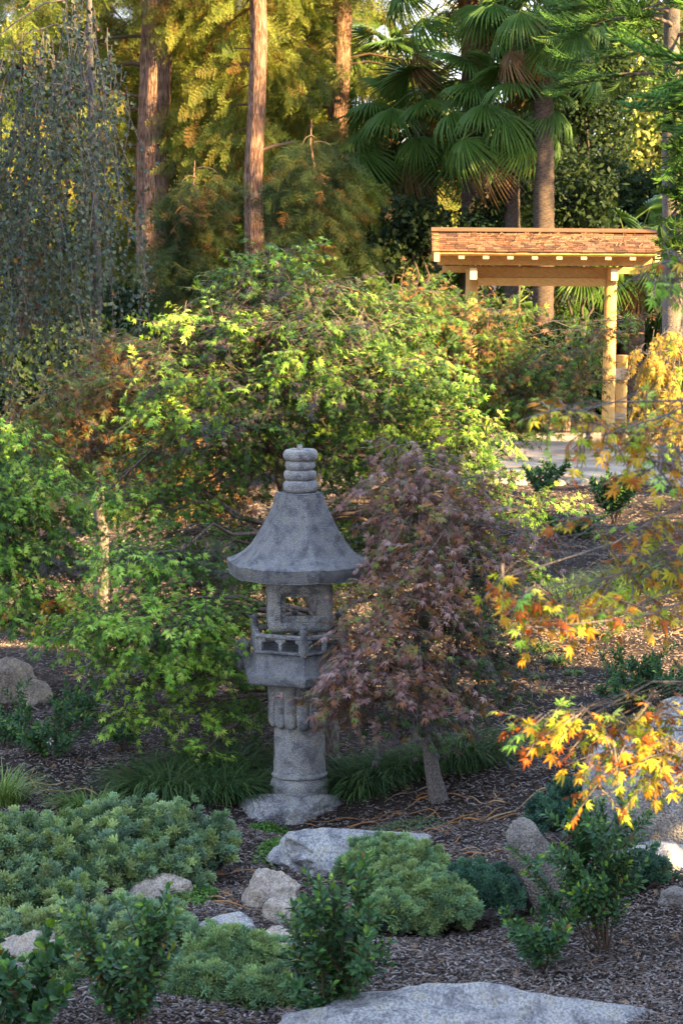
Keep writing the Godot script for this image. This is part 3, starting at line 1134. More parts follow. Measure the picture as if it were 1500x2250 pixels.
# ---- an upright shrub with small glossy leaves on many stems
func shrub(label: String, base: Vector3, h: float, w: float, stems: int, leaf: float, singles: int, o := {}) -> Node3D:
	var T := thing("leafy_shrub", label, "shrub", base, o.get("group", ""))
	var lean: Vector3 = o.get("lean", Vector3.ZERO)
	var b := MB.new()
	b.col = Color(.10, .07, .045)
	var tfs := []
	var pals := PackedInt32Array()
	var step: float = o.get("step", leaf * .2)
	for s in stems:
		var a := TAU * s / stems + rnd(-.5, .5)
		var out_ := Vector3(cos(a), 0, sin(a))
		var hh := h * (rnd(.55, 1.0) if s > 0 else 1.0)
		var top := out_ * w * rnd(.25, 1.0) + Vector3(0, hh, 0) + lean * hh
		if o.has("flat"):
			top.y *= rnd(.5, 1.0)
		var pts := limb(b, out_ * .02, top, leaf * .12, leaf * .04, rnd(-.03, .06), .07, 5, 7)
		var shoots := [pts]
		var arms: int = o.get("arms", 4)
		for k in arms:
			var f: Vector3 = pts[R.randi_range(2, 5)]
			var dir := (out_.rotated(Vector3.UP, rnd(-1.8, 1.8)) * rnd(.5, 1.0) + Vector3.UP * rnd(.6, 1.2) + lean * .6).normalized()
			shoots.append(limb(b, f, f + dir * hh * rnd(.22, .42), leaf * .07, leaf * .03, .03, .06, 4, 4))
		for q in shoots:
			var total := 0.0
			for k in q.size() - 1:
				total += q[k].distance_to(q[k + 1])
			var n := int(total / step)
			var turn := rnd(0, TAU)
			for k in n:
				var t: float = lerpf(.22 if q == pts else .1, 1.0, float(k) / n) * (q.size() - 1)
				var i := mini(int(t), q.size() - 2)
				var p: Vector3 = q[i].lerp(q[i + 1], t - i)
				var ax: Vector3 = (q[i + 1] - q[i]).normalized()
				turn += 2.4
				var side := ax.cross(Vector3(sin(turn), .3, cos(turn))).normalized()
				var last := float(k) / n
				var tip := side * (1.0 - .35 * last) + ax * (.45 + .7 * last * last) + rvec() * .15
				tfs.append(Transform3D(leaf_basis(tip, ax + rvec() * .3, leaf * rnd(.7, 1.15) * (1.0 - .3 * pow(last, 6))), base + p + side * leaf * .1))
				pals.append(TIP if last > .9 and R.randf() < o.get("tips", .6) or R.randf() < .04 else (BRONZE if R.randf() < .015 else SHRUB))
	put(T, "stems", b.done(), M.twig)
	hang_leaves(T, o.get("shape", "oval"), M.gloss, tfs, pals, singles, base)
	if o.has("flower"):
		var f := MB.new()
		f.col = Color(.85, .86, .82)
		for k in 5:
			var a := TAU * k / 5
			var d := Vector3(cos(a), sin(a), .25)
			var s := Vector3(-sin(a), cos(a), 0)
			f.tri(Vector3.ZERO, d * .02 - s * .006, d * .03)
			f.tri(Vector3.ZERO, d * .03, d * .02 + s * .006)
		put(T, "flower", f.done("flat"), M.leaf_dull, Transform3D(Basis(), o.flower - base))
	return T


# ---- low juniper: mounds set with tufts of short scale-leaved sprigs
func juniper_tuft() -> ArrayMesh:
	var r := RandomNumberGenerator.new()
	r.seed = 11
	var b := MB.new()
	var cone := func(p: Vector3, d: Vector3, l: float, w: float, c: Color) -> void:
		b.col = c
		var x := d.cross(Vector3(.3, .9, .2)).normalized() * w
		var y := d.cross(x).normalized() * w
		var tip := p + d * l
		var ring := [p + x, p - x * .5 + y * .87, p - x * .5 - y * .87]
		var mid := p + d * l * .55
		for k in 3:
			var q: Vector3 = ring[k]
			var q2: Vector3 = ring[(k + 1) % 3]
			b.quad(q, q2, q2 + d * l * .6, q + d * l * .6)
			b.tri(q + d * l * .6, q2 + d * l * .6, tip)
	for k in 11:
		var a := 2.4 * k
		var e := .25 + .6 * k / 11.0
		var d := Vector3(cos(a) * sin(e), cos(e), sin(a) * sin(e)).normalized()
		var p := Vector3(0, -.2, 0)
		cone.call(p, d, 1.0, .022, Color(.55, .6, .5))
		for j in 9:
			var t := .3 + .67 * j / 9.0
			var s := (d + Vector3(r.randf_range(-1, 1), r.randf_range(-.4, .9), r.randf_range(-1, 1)) * .75).normalized()
			cone.call(p + d * t, s, .36 * (1.2 - t * .5), .046, Color.WHITE.lerp(Color(.7, .75, .65), r.randf()))
	return b.done("flat")


func juniper(label: String, lobes: Array, tufts: int, size: float, cols: Array, group := "") -> void:
	if not LEAF.has("tuft"):
		LEAF.tuft = juniper_tuft()
	var base: Vector3 = lobes[0][0]
	base.y = ground_y(base.x, base.z)
	var T := thing("juniper_shrub", label, "juniper", base, group)
	var area := 0.0
	for l in lobes:
		area += l[1].x * l[1].y + l[1].x * l[1].z
	var tfs := []
	var tint := PackedColorArray()
	for l in lobes:
		var c: Vector3 = l[0]
		var r: Vector3 = l[1]
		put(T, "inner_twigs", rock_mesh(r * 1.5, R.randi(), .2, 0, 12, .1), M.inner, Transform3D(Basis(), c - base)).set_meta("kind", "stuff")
		# plumes of tufts spread from the middle of the lobe, paler towards their tips
		var plumes := int(tufts / 6.0 * (r.x * r.y + r.x * r.z) / area)
		for k in plumes:
			var u := rvec().normalized()
			if u.z < -.4 or u.y < -.4:
				u = Vector3(u.x, absf(u.y), absf(u.z))
			var bump := .78 + .32 * N1.get_noise_3dv(u * 1.9 + c * 3.0)
			var p := c + u * r * bump
			var out_ := (u / r).normalized()
			var d := (out_ * .7 + Vector3(out_.x, 0, out_.z) * .4 + Vector3.UP * .35 + rvec() * .45).normalized()
			var len_ := rnd(.05, .13) * (1.5 if R.randf() < .12 else 1.0) * clampf(r.x / .25, .7, 1.2)
			var base_col: Color = cols[R.randi() % cols.size()]
			var tone := rnd(.7, 1.15)
			for j in 6:
				var t := j / 5.0
				var q := p + d * len_ * t + Vector3(0, -.2 * len_ * t * t, 0) + rvec() * .012
				if q.y < ground_y(q.x, q.z) - .01:
					continue
				var up := (d + rvec() * .45).normalized()
				tfs.append(Transform3D(leaf_basis(up.cross(rvec()).normalized(), up, size * rnd(.7, 1.15) * (1.1 - .4 * t)), q - base))
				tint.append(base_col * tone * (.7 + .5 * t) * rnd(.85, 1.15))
	many(T, "foliage", LEAF.tuft, M.needle, tfs, tint)


# ---- a clump of arching grass blades
func grass_clump(called: String, label: String, category: String, base: Vector3, blades: int, len_: float, spread: float, cols: Array, width := .0045, group := "", stiff := .5) -> Node3D:
	var b := MB.new()
	for k in blades:
		var a := rnd(0, TAU)
		var out_ := Vector3(cos(a), 0, sin(a))
		var p := out_ * spread * sqrt(R.randf()) * Vector3(1, 0, .75)
		p.y = ground_y(base.x + p.x, base.z + p.z) - base.y - .01
		a += rnd(-.9, .9)
		out_ = (Vector3(cos(a), 0, sin(a)) + Vector3(p.x, 0, p.z) / maxf(spread, .01) * .8).normalized()
		var l := len_ * rnd(.6, 1.15)
		var side := out_.cross(Vector3.UP) * width * rnd(.7, 1.2)
		var e := rnd(1.0, 1.5)
		var bend := rnd(.32, .52) * (1.6 - stiff)
		b.col = (cols[R.randi() % cols.size()] as Color) * rnd(.7, 1.25)
		var pts := [p]
		for s in 5:
			p += (out_ * cos(e) + Vector3.UP * sin(e)) * l / 5
			e -= bend
			pts.append(p)
		for s in 4:
			var w0 := side * (1.0 - s * .16)
			var w1 := side * (1.0 - (s + 1) * .16)
			b.quad(pts[s] - w0, pts[s] + w0, pts[s + 1] + w1, pts[s + 1] - w1)
		b.tri(pts[4] - side * .36, pts[4] + side * .36, pts[5])
	var T := thing(called, label, category, base, group)
	put(T, "blades", b.done("flat"), M.blade).set_meta("kind", "stuff")
	return T


func ground_cover(label: String, c: Vector3, rx: float, rz: float, n: int, size: float, cols: Array, kind_pal := "round") -> void:
	var T := thing("ground_cover", label, "ground cover", c)
	T.set_meta("kind", "stuff")
	var tfs := []
	var tint := PackedColorArray()
	var k := 0
	while k < n:
		var u := Vector2(rnd(-1, 1), rnd(-1, 1))
		k += 1
		var d := u.length() * (1.0 + .35 * N1.get_noise_2d(u.angle() * 2 + c.x * 9, c.z))
		if d > 1:
			continue
		var p := on_ground(c.x + u.x * rx, c.z + u.y * rz)
		p.y += (1 - d * d) * .035 + rnd(-.01, .012)
		tfs.append(Transform3D(leaf_basis(rvec() + Vector3.UP * .2, Vector3.UP + rvec() * .6, size * rnd(.6, 1.3)), p - c))
		tint.append((cols[R.randi() % cols.size()] as Color) * rnd(.7, 1.3))
	many(T, "foliage", plain_leaf(kind_pal), M.leaf_dull, tfs, tint)


# ---- weeping tree: arching limbs and hanging strands of round leaves
func weeping_tree() -> void:
	var base := on_ground(-2.05, -20.5)
	var T := thing("weeping_tree", "weeping tree with curtains of small blue-green round leaves on hanging grey twigs", "tree", base)
	var b := MB.new()
	var top: Vector3 = Vector3(-2.064, 5.573, -20.3)
	top -= base
	b.tube([Vector3.ZERO, Vector3(.03, .8, 0), Vector3(-.06, 1.8, .02), Vector3(.02, 2.9, .05), top * Vector3(1, .9, 1), top + Vector3(0, .6, 0)], [.07, .055, .045, .035, .028, .015], 9, .06, 3)
	put(T, "trunk", b.done(), M.greybark)
	b = MB.new()
	b.col = Color(.15, .12, .11)
	var tfs := []
	var pals := PackedInt32Array()
	for k in 200:
		# each strand hangs from an arching limb
		var px := rnd(-260, 275)
		var f := clampf((px - 205.0) / 75.0, -1, 1)
		var start: Vector3
		var x := (px - 750) / 5355.0 * 20.3
		var dz := rnd(-.8, .9)
		var from_y := 5.5 - absf(px - 195.0) * .0085 + rnd(-.5, .2) if px > 195 else 5.4 - absf(px - 195.0) * .0030 + rnd(-.7, .2)
		if R.randf() < .45:
			from_y -= rnd(.2, 1.3)
		start = Vector3(x, from_y, -20.3 + dz)
		var end_y := 2.2 + rnd(-.35, 1.3) + (.5 if px > 250 else 0.0)
		if end_y > from_y - .4:
			end_y = from_y - .5
		var anchor := base + top * rnd(.82, 1.05)
		if k % 24 == 0:
			limb(b, anchor - base, start - base, .008, .004, .12, .1, 5, 6)
		var p := start - base
		var pts := [p]
		var d := Vector3((p.x - top.x) * .25, -1, rnd(-.2, .2)).normalized()
		while p.y + base.y > end_y:
			d = (d + rvec() * Vector3(.22, .05, .22) + Vector3(0, -.22, 0)).normalized()
			p += d * .13
			pts.append(p)
		if pts.size() < 3:
			continue
		var rads := []
		for q in pts.size():
			rads.append(lerpf(.0042, .0014, float(q) / pts.size()))
		b.tube(pts, rads, 4, 0, 0, false)
		for q in pts.size() - 1:
			# short side twigs carry the leaves
			for s in 2:
				var sd := Vector3(rnd(-1, 1), rnd(-.9, .1), rnd(-1, 1)).normalized()
				var sl := rnd(.05, .18)
				for l in 3:
					var at: Vector3 = pts[q].lerp(pts[q + 1], R.randf()) + sd * sl * l / 2.5
					var tip := Vector3(rnd(-.7, .7), -rnd(.25, 1), rnd(-.7, .7))
					tfs.append(Transform3D(leaf_basis(tip, Vector3(rnd(-1, 1), .4, rnd(-.2, 1.2)), rnd(.026, .048)), base + at))
					pals.append(BLUE if R.randf() < .975 else BRONZE)
	put(T, "hanging_twigs", b.done(), M.twig).set_meta("kind", "stuff")
	hang_leaves(T, "round", M.leaf_weep, tfs, pals, 300, base)


# ---- redwood: fluted trunk, drooping limbs, feathery sprays
func redwood_spray() -> ArrayMesh:
	var r := RandomNumberGenerator.new()
	r.seed = 21
	var b := MB.new()
	for k in 7:
		var t := k / 7.0
		var p := Vector3(0, -.28 * t * t, t)
		b.col = Color(.5, .4, .3)
		b.quad(p + Vector3(-.008, 0, 0), p + Vector3(.008, 0, 0), p + Vector3(.006, -.03, .08), p + Vector3(-.006, -.03, .08))
		for s in [-1.0, 1.0]:
			if k == 0 and s > 0:
				continue
			var l := .42 * (1.0 - t * .72) * r.randf_range(.7, 1.15)
			var d := Vector3(s * .8, r.randf_range(-.6, .25), .6).normalized()
			var x := Vector3(-d.z * s, 0, d.x * s).normalized()
			var n := 6
			for j in n:
				var q := p + d * l * j / n + Vector3(0, -.08 * pow(float(j) / n, 2), 0)
				var w := .075 * (1.1 - .6 * j / n)
				b.col = Color.WHITE.lerp(Color(.62, .7, .6), r.randf())
				var f := d * l / n
				b.tri(q, q + x * w + f * 1.0 + Vector3(0, -.02, 0), q + f * .5)
				b.tri(q, q + f * .5, q - x * w + f * 1.0 + Vector3(0, -.02, 0))
	return b.done("flat")


func redwood(label: String, base: Vector3, r: float, h: float, limbs: int, low: float, reach: float, sprays: int, cols: Array, o := {}) -> void:
	if not LEAF.has("spray"):
		LEAF.spray = redwood_spray()
	var T := thing(o.get("called", "redwood_tree"), label, "conifer", base, o.get("group", ""))
	var b := MB.new()
	var pts := []
	var rads := []
	for k in 15:
		var t := k / 14.0
		pts.append(Vector3(.05 * sin(k * 1.3), h * t - .1, .05 * cos(k)))
		rads.append(r * (1.35 if k == 0 else 1.0) * (1.0 - (.55 if h > 8 else .96) * t))
	b.tube(pts, rads, 26, .09, 6)
	put(T, "trunk", b.done(), M.redbark)
	b = MB.new()
	b.col = Color(.12, .08, .055)
	var tfs := []
	var tint := PackedColorArray()
	for k in limbs:
		var t := (k + R.randf()) / limbs
		var y := lerpf(low, h * .97, t)
		var a := rnd(0, TAU)
		if o.has("face") and R.randf() < .55:
			a = rnd(.15, PI - .15)
		if o.has("bare") and y > o.bare.x and y < o.bare.y and sin(a) > -.1:  # old limbs gone from this stretch of trunk
			a = rnd(PI + .2, TAU - .2)
		var l := reach * lerpf(1.0, .3, clampf(y / h * 1.6 - .6, 0, 1)) * rnd(.5, 1.15)
		var out_ := Vector3(cos(a), 0, sin(a))
		var start := Vector3(0, y, 0)
		var q := [start]
		var p := start
		for s in 7:
			var e := lerpf(.25, -.75, s / 6.0) + rnd(-.15, .15)
			p += (out_ * cos(e) + Vector3.UP * sin(e)) * l / 7
			q.append(p)
		var rr := []
		for s in 8:
			rr.append(lerpf(.035, .008, s / 7.0) * clampf(l / 2.4, .3, 1.1))
		b.tube(q, rr, 5, 0, 0, false)
		var tone := rnd(.75, 1.2)
		for s in int(sprays * 4.6 * maxf(.45, l / reach)):
			var u := pow(R.randf(), .7) * 6.99
			if u < .9:
				continue
			var at: Vector3 = q[int(u)].lerp(q[int(u) + 1], u - int(u))
			var side := out_.cross(Vector3.UP) * (1.0 if s % 2 else -1.0)
			var dir := (out_ * rnd(.2, 1) + side * rnd(.1, 1.1) + Vector3(0, -rnd(.1, 1.1), 0)).normalized()
			at += dir * rnd(0, .4) + Vector3(0, -rnd(0, .45), 0)
			tfs.append(Transform3D(leaf_basis(dir, out_ * .55 + Vector3.UP * .4 + rvec() * .75, rnd(.26, .48) * o.get("size", 1.0)), at))
			var c: Color = cols[R.randi() % cols.size()]
			if R.randf() < o.get("dead", .05):
				c = Color(.26, .12, .04)
			tint.append(c * tone * rnd(.8, 1.2))
	put(T, "limbs", b.done(), M.twig).set_meta("kind", "stuff")
	many(T, "foliage", LEAF.spray, M.needle_sun, tfs, tint)


# ---- fan palm
func fan_leaf(seed_: int, droop: float, dead := false) -> ArrayMesh:
	var r := RandomNumberGenerator.new()
	r.seed = seed_
	var b := MB.new()
	var n := 42
	var green := Color(.075, .145, .03) if not dead else Color(.22, .14, .07)
	b.col = Color(.17, .24, .06) if not dead else Color(.25, .17, .09)
	b.tube([Vector3(0, 0, -1.15), Vector3(0, .06, -.6), Vector3(0, .02, 0.06)], [.022, .017, .012], 5)
	for k in n:
		var a0 := lerpf(-2.5, 2.5, float(k) / n)
		var a1 := lerpf(-2.5, 2.5, float(k + 1) / n)
		var am := (a0 + a1) / 2
		var len_ := (1.0 - .22 * absf(am) / 2.5) * r.randf_range(.9, 1.06)
		var fold := .035
		b.col = green * r.randf_range(.8, 1.25)
		var at := func(a: float, t: float, up: float) -> Vector3:
			var cup := -.12 * absf(a) * t
			var y := up + cup - droop * t * t * (.55 + .12 * sin(k * 2.1))
			var rr := t * len_ * (1.0 - .18 * droop * t)
			return Vector3(sin(a) * rr, y, cos(a) * rr)
		var o := Vector3(0, .0, 0)
		var p0: Vector3 = at.call(a0, .38, -.0)
		var p1: Vector3 = at.call(a1, .38, -.0)
		var pm: Vector3 = at.call(am, .40, fold)
		b.tri(o, p0, pm)
		b.tri(o, pm, p1)
		var q0: Vector3 = at.call(lerpf(am, a0, .66), .74, -.01)
		var q1: Vector3 = at.call(lerpf(am, a1, .66), .74, -.01)
		var qm: Vector3 = at.call(am, .74, fold * .6)
		b.quad(p0, q0, qm, pm)
		b.quad(pm, qm, q1, p1)
		var e: Vector3 = at.call(am + r.randf_range(-.02, .02), 1.02, 0.0) - Vector3(0, droop * .12 + r.randf() * .05, 0)
		b.tri(q0, e, qm)
		b.tri(qm, e, q1)
	return b.done("flat")


func palm(label: String, base: Vector3, top: Vector3, r: float, leaves: int, size: float, o := {}) -> void:
	if not LEAF.has("fans"):
		LEAF.fans = [fan_leaf(1, .25), fan_leaf(2, .5), fan_leaf(3, .8), fan_leaf(4, 1.1)]
		LEAF.dead_fans = [fan_leaf(5, 1.2, true), fan_leaf(6, 1.5, true)]
	var T := thing("fan_palm", label, "palm", base, o.get("group", ""))
	var b := MB.new()
	var rel := top - base
	var pts := []
	var rads := []
	var n := int(rel.length() / .085)
	for k in n + 1:  # ringed by old leaf scars
		var t := float(k) / n
		pts.append(rel * t + Vector3(.06 * sin(t * 2.5), 0, 0))
		rads.append(r * (1.0 + .18 * pow(1 - t, 5)) * (1.0 + (.05 if k % 2 else -.02)))
	b.tube(pts, rads, 14)
	put(T, "trunk", b.done(), M.palmbark)
	if o.get("fibre", true):  # brown fibre and old leaf bases under the crown
		b = MB.new()
		for k in 90:
			b.col = Color(.3, .15, .06) * rnd(.5, 1.3)
			var a := rnd(0, TAU)
			var y := rnd(-.75, .1)
			var d := Vector3(cos(a), 0, sin(a))
			var p := rel + d * r * .9 + Vector3(0, y, 0)
			var e := p + d * rnd(.1, .3) + Vector3(0, rnd(.05, .35), 0)
			var s := d.cross(Vector3.UP) * rnd(.02, .05)
			b.tri(p - s, p + s, e)
		put(T, "crown_fibre", b.done("flat"), M.palm).set_meta("kind", "stuff")
	for k in leaves:
		var a := 2.4 * k + rnd(-.3, .3)
		var t := float(k) / leaves
		var e := lerpf(1.25, -.75, t) + rnd(-.15, .15)
		var out_ := Vector3(cos(a), 0, sin(a))
		var dir := out_ * cos(e) + Vector3.UP * sin(e)
		var dead: bool = t > .9 and o.get("dead", true)
		var s := size * rnd(.85, 1.15)
		var face := (dir + out_ * .25 - Vector3(0, .5 + t * .6, 0)).normalized()
		var nrm := (Vector3.UP * (.65 - t * .2) + out_ * (.25 + t * .8) + rvec() * .18).normalized()
		var hub: Vector3 = rel + dir * s * rnd(1.0, 1.5) * o.get("stalk", 1.0)
		var mesh: Mesh = LEAF.dead_fans[k % 2] if dead else LEAF.fans[clampi(int(t * 4 + rnd(-.8, .8)), 0, 3)]
		var fan := put(T, "fan_leaf", mesh, M.palm, Transform3D(leaf_basis(face, nrm, s), hub))
		b = MB.new()
		b.col = Color(.19, .25, .07) if not dead else Color(.22, .15, .08)
		var half := rel + dir * s * .5 + Vector3(0, .06, 0)
		b.tube([rel - Vector3(0, .1, 0), half, hub], [.03 * s, .022 * s, .016 * s], 5)
		put(fan, "leaf_stalk", b.done(), M.palm, fan.transform.affine_inverse())


# ---- conifer with rope-like shoots, in flat fans along level limbs
func rope_spray() -> ArrayMesh:
	var r := RandomNumberGenerator.new()
	r.seed = 31
	var b := MB.new()
	var cord := func(pts: Array, w: float, c: Color) -> void:
		b.col = c
		var rads := []
		for k in pts.size():
			rads.append(w * (1.0 - .55 * pow(float(k) / (pts.size() - 1), 3)))
		b.tube(pts, rads, 4, 0, 0, true)
	cord.call([Vector3.ZERO, Vector3(0, -.06, .35), Vector3(0, -.03, .7), Vector3(0, .06, 1.0)], .013, Color(.5, .6, .4))
	for k in 16:
		var t := k / 16.0
		for s in [-1.0, 1.0]:
			var p := Vector3(0, -.1 * sin(t * 2.6) + .05 * t * t, .06 + t * .9)
			var l := .44 * (1.0 - .5 * t) * r.randf_range(.8, 1.15)
			var d := Vector3(s * r.randf_range(.55, .8), r.randf_range(-.45, .1), .75).normalized()
			var sag := r.randf_range(-.1, .12)
			cord.call([p, p + d * l * .35 + Vector3(0, -.02, 0), p + d * l * .7 + Vector3(0, .0 + sag * .3, 0), p + d * l + Vector3(0, .07 + sag * .5, l * .12)], .0115, Color.WHITE.lerp(Color(.6, .7, .5), r.randf()))
	return b.done()


func rope_conifer(called: String, label: String, base: Vector3, h: float, r: float, branches: Array, spray: float, cols: Array) -> Node3D:
	# branches: [height, direction in degrees (0 is +x, 90 towards the camera), length, sprays]
	if not LEAF.has("rope"):
		LEAF.rope = rope_spray()
	var T := thing(called, label, "conifer", base)
	var b := MB.new()
	var pts := []
	var rads := []
	for k in 13:
		pts.append(Vector3(.03 * sin(k * .9), h * k / 12.0 - .1, 0))
		rads.append(r * lerpf(1.15, .4, k / 12.0))
	b.tube(pts, rads, 16, .02, 5)
	put(T, "trunk", b.done(), M.greybark)
	b = MB.new()
	b.col = Color(.16, .12, .10)
	var tfs := []
	var tint := PackedColorArray()
	for q in branches:
		var a := deg_to_rad(q[1])
		var out_ := Vector3(cos(a), 0, sin(a))
		var p := Vector3(0, q[0], 0)
		var way := [p]
		for s in 6:
			var e: float = lerpf(.18, -.42, s / 5.0) + rnd(-.1, .1) + (.25 if s == 5 else 0.0)
			p += (out_ * cos(e) + Vector3.UP * sin(e) + rvec() * .06) * q[2] / 6
			way.append(p)
		b.tube(way, [.024, .021, .018, .015, .012, .009, .006], 6)
		for s in q[3]:
			var u := lerpf(1.6, 5.99, pow(R.randf(), .8))
			var at: Vector3 = way[int(u)].lerp(way[int(u) + 1], u - int(u))
			var side := out_.cross(Vector3.UP) * (1.0 if s % 2 else -1.0)
			var dir := (out_ * rnd(.45, 1) + side * rnd(.1, .95) * (1.2 - u / 6) + Vector3(0, rnd(-.55, .15), 0)).normalized()
			tfs.append(Transform3D(leaf_basis(dir, Vector3.UP + rvec() * .35, spray * rnd(.65, 1.15)), at))
			tint.append((cols[R.randi() % cols.size()] as Color) * rnd(.75, 1.25))
		tfs.append(Transform3D(leaf_basis(way[6] - way[5] + Vector3(0, .1, 0), Vector3.UP, spray), way[6] - (way[6] - way[5]) * .3))
		tint.append(cols[0])
	put(T, "limbs", b.done(), M.twig).set_meta("kind", "stuff")
	many(T, "foliage", LEAF.rope, M.needle, tfs, tint)
	return T


# ---- broad trees and undergrowth further off: leafy clumps spread through pads
func leaf_cluster(seed_: int, n: int, size: float) -> ArrayMesh:
	var r := RandomNumberGenerator.new()
	r.seed = seed_
	var b := MB.new()
	for k in n:
		var p := Vector3(r.randf_range(-1, 1), r.randf_range(-1, 1), r.randf_range(-1, 1))
		while p.length() > 1:
			p = Vector3(r.randf_range(-1, 1), r.randf_range(-1, 1), r.randf_range(-1, 1))
		var tip := Vector3(r.randf_range(-1, 1), r.randf_range(-1, .4), r.randf_range(-1, 1)).normalized() * size * r.randf_range(.7, 1.3)
		var s := tip.cross(Vector3(r.randf_range(-1, 1), r.randf_range(-1, 1), r.randf_range(-1, 1))).normalized() * size * .3
		b.col = Color.WHITE * r.randf_range(.7, 1.0)
		b.tri(p, p + tip * .5 + s, p + tip)
		b.tri(p, p + tip, p + tip * .5 - s)
	return b.done("flat")


func broad_tree(called: String, label: String, category: String, base: Vector3, trunk_h: float, r: float, pads: Array, clump: float, per_m2: float, cols: Array, o := {}) -> void:
	var key: String = o.get("leafage", "fine")
	if not LEAF.has("cluster" + key):
		LEAF["cluster" + key] = leaf_cluster(41, 46, .3) if key == "fine" else leaf_cluster(42, 26, .55)
	var T := thing(called, label, category, base, o.get("group", ""))
	var b := MB.new()
	var fork := Vector3(0, trunk_h, 0)
	b.tube([Vector3(0, -.1, 0), Vector3(.03, trunk_h * .5, 0), fork], [r * 1.3, r, r * .75], 10, .05, 3)
	put(T, "trunk", b.done(), M.bark)
	b = MB.new()
	b.col = Color(.09, .07, .055)
	var tfs := []
	var tint := PackedColorArray()
	for pad in pads:
		var c: Vector3 = pad[0] - base
		var q: Vector3 = pad[1]
		limb(b, fork, c, r * .45, .015, .06, .1, 6, 6)
		var n := int(per_m2 * (q.x * q.y + q.x * q.z + q.y * q.z) * 4)
		var tone := rnd(.8, 1.15)
		for k in n:
			var u := rvec().normalized()
			var bump := 1.0 + .3 * N1.get_noise_3dv(u * 2.0 + c * 2)
			var p := c + u * q * bump * pow(R.randf(), .28)
			tfs.append(Transform3D(leaf_basis(rvec(), rvec() + Vector3.UP * .4, clump * rnd(.6, 1.25)), p))
			tint.append((cols[R.randi() % cols.size()] as Color) * tone * rnd(.8, 1.2))
	put(T, "limbs", b.done(), M.twig).set_meta("kind", "stuff")
	many(T, "foliage", LEAF["cluster" + key], o.get("mat", M.leaf_far), tfs, tint)

func rocks() -> void:
	var rot := func(y: float, x := 0.0, z := 0.0) -> Basis: return Basis.from_euler(Vector3(x, y, z))
	boulder("boulder", "rounded pale grey boulder carrying the stone lantern", Vector3(-0.318, -.135, -14.93), Vector3(.70, .34, .60), 3, M.rock, rot.call(.2), .07, 3)
	boulder("boulder", "broad flat pale grey rock in the mulch before the lantern", Vector3(0.107, -0.001, -13.34), Vector3(1.02, .30, .72), 8, M.rock, rot.call(-.1, .12, -.05), .11, 6)
	boulder("boulder", "small tan rock beside the large juniper with a green cover at its right", Vector3(-0.941, -0.004, -12.48), Vector3(.36, .25, .3), 12, M.rock_tan, rot.call(.3, 0, .06), .12, 6)
	boulder("boulder", "upright tan rock leaning behind a paler round one", Vector3(-0.374, -0.001, -12.38), Vector3(.28, .36, .28), 17, M.rock_tan, rot.call(.2, 0, -.25), .12, 6)
	boulder("boulder", "round pale tan rock in front of the upright tan rock", Vector3(-0.272, 0.003, -12.06), Vector3(.25, .24, .24), 22, M.rock_tan, rot.call(.9), .1, 4)
	boulder("boulder", "grey slab slanting out of the mulch left of the tan rocks", Vector3(-0.562, 0.029, -11.52), Vector3(.34, .24, .4), 25, M.rock, rot.call(.5, 0, .35), .08, 5)
	boulder("boulder", "low tan rock below the round tan rock half behind a shrub", Vector3(-0.274, 0.029, -11.44), Vector3(.28, .22, .28), 29, M.rock_tan, rot.call(-.4), .1, 5)
	boulder("boulder", "pale angular rock at the left edge between juniper and shrubs", Vector3(-1.424, 0.039, -11.18), Vector3(.34, .3, .32), 35, M.rock_tan, rot.call(.2, 0, .2), .13, 7)
	boulder("boulder", "small brown rock under the pale angular rock at the left", Vector3(-1.439, 0.053, -10.88), Vector3(.22, .2, .24), 36, M.rock_brown, rot.call(.7), .1, 5)
	boulder("boulder", "tall brown stone standing tilted to the right among shrubs", Vector3(0.993, 0.216, -12.1), Vector3(.24, .64, .27), 44, M.rock_brown, rot.call(.15, -.1, .40), .06, 2)
	boulder("boulder", "long grey boulder along the bottom edge of the garden", Vector3(0.638, 0.053, -9.9), Vector3(1.75, .5, .8), 47, M.rock, rot.call(.05, 0, -.05), .11, 5)
	boulder("boulder", "largest grey granite boulder under the orange maple at the right", Vector3(1.743, 0.441, -13.1), Vector3(.84, .74, .7), 52, M.rock, rot.call(-.3, 0, .2), .06, 3)
	boulder("boulder", "grey boulder behind the largest boulder at the right edge", Vector3(1.964, 0.512, -13.8), Vector3(.6, .6, .6), 53, M.rock, rot.call(.3, 0, .2), .06, 3)
	boulder("boulder", "low pale grey boulder under the largest boulder at the right", Vector3(1.712, 0.087, -12.6), Vector3(.5, .36, .5), 57, M.rock, rot.call(.3, 0, .1), .07, 4)
	boulder("boulder", "flat grey rock between two junipers left of the tilted stone", Vector3(0.627, 0.015, -12.64), Vector3(.42, .2, .34), 61, M.rock, rot.call(.6, 0, .15), .08, 4)
	boulder("boulder", "flat pale rock showing behind the shrub of the tilted stone", Vector3(1.218, 0.076, -12.64), Vector3(.36, .16, .3), 63, M.rock, rot.call(.1), .08, 4)
	boulder("boulder", "dark knobbly rock at the right edge above the bottom boulder", Vector3(1.668, 0.144, -11.8), Vector3(.2, .18, .2), 66, M.rock_brown, rot.call(.1), .12, 5)
	boulder("boulder", "tan pointed boulder at the left edge behind the gardenia", Vector3(-2.489, 0.15, -17.9), Vector3(.42, .42, .4), 71, M.rock_tan, rot.call(.1, 0, -.1), .09, 6)
	boulder("boulder", "square-ended tan rock right of the pointed boulder at the left", Vector3(-2.278, 0.118, -17.7), Vector3(.28, .24, .3), 75, M.rock_tan, rot.call(.6, 0, .1), .06, 7)


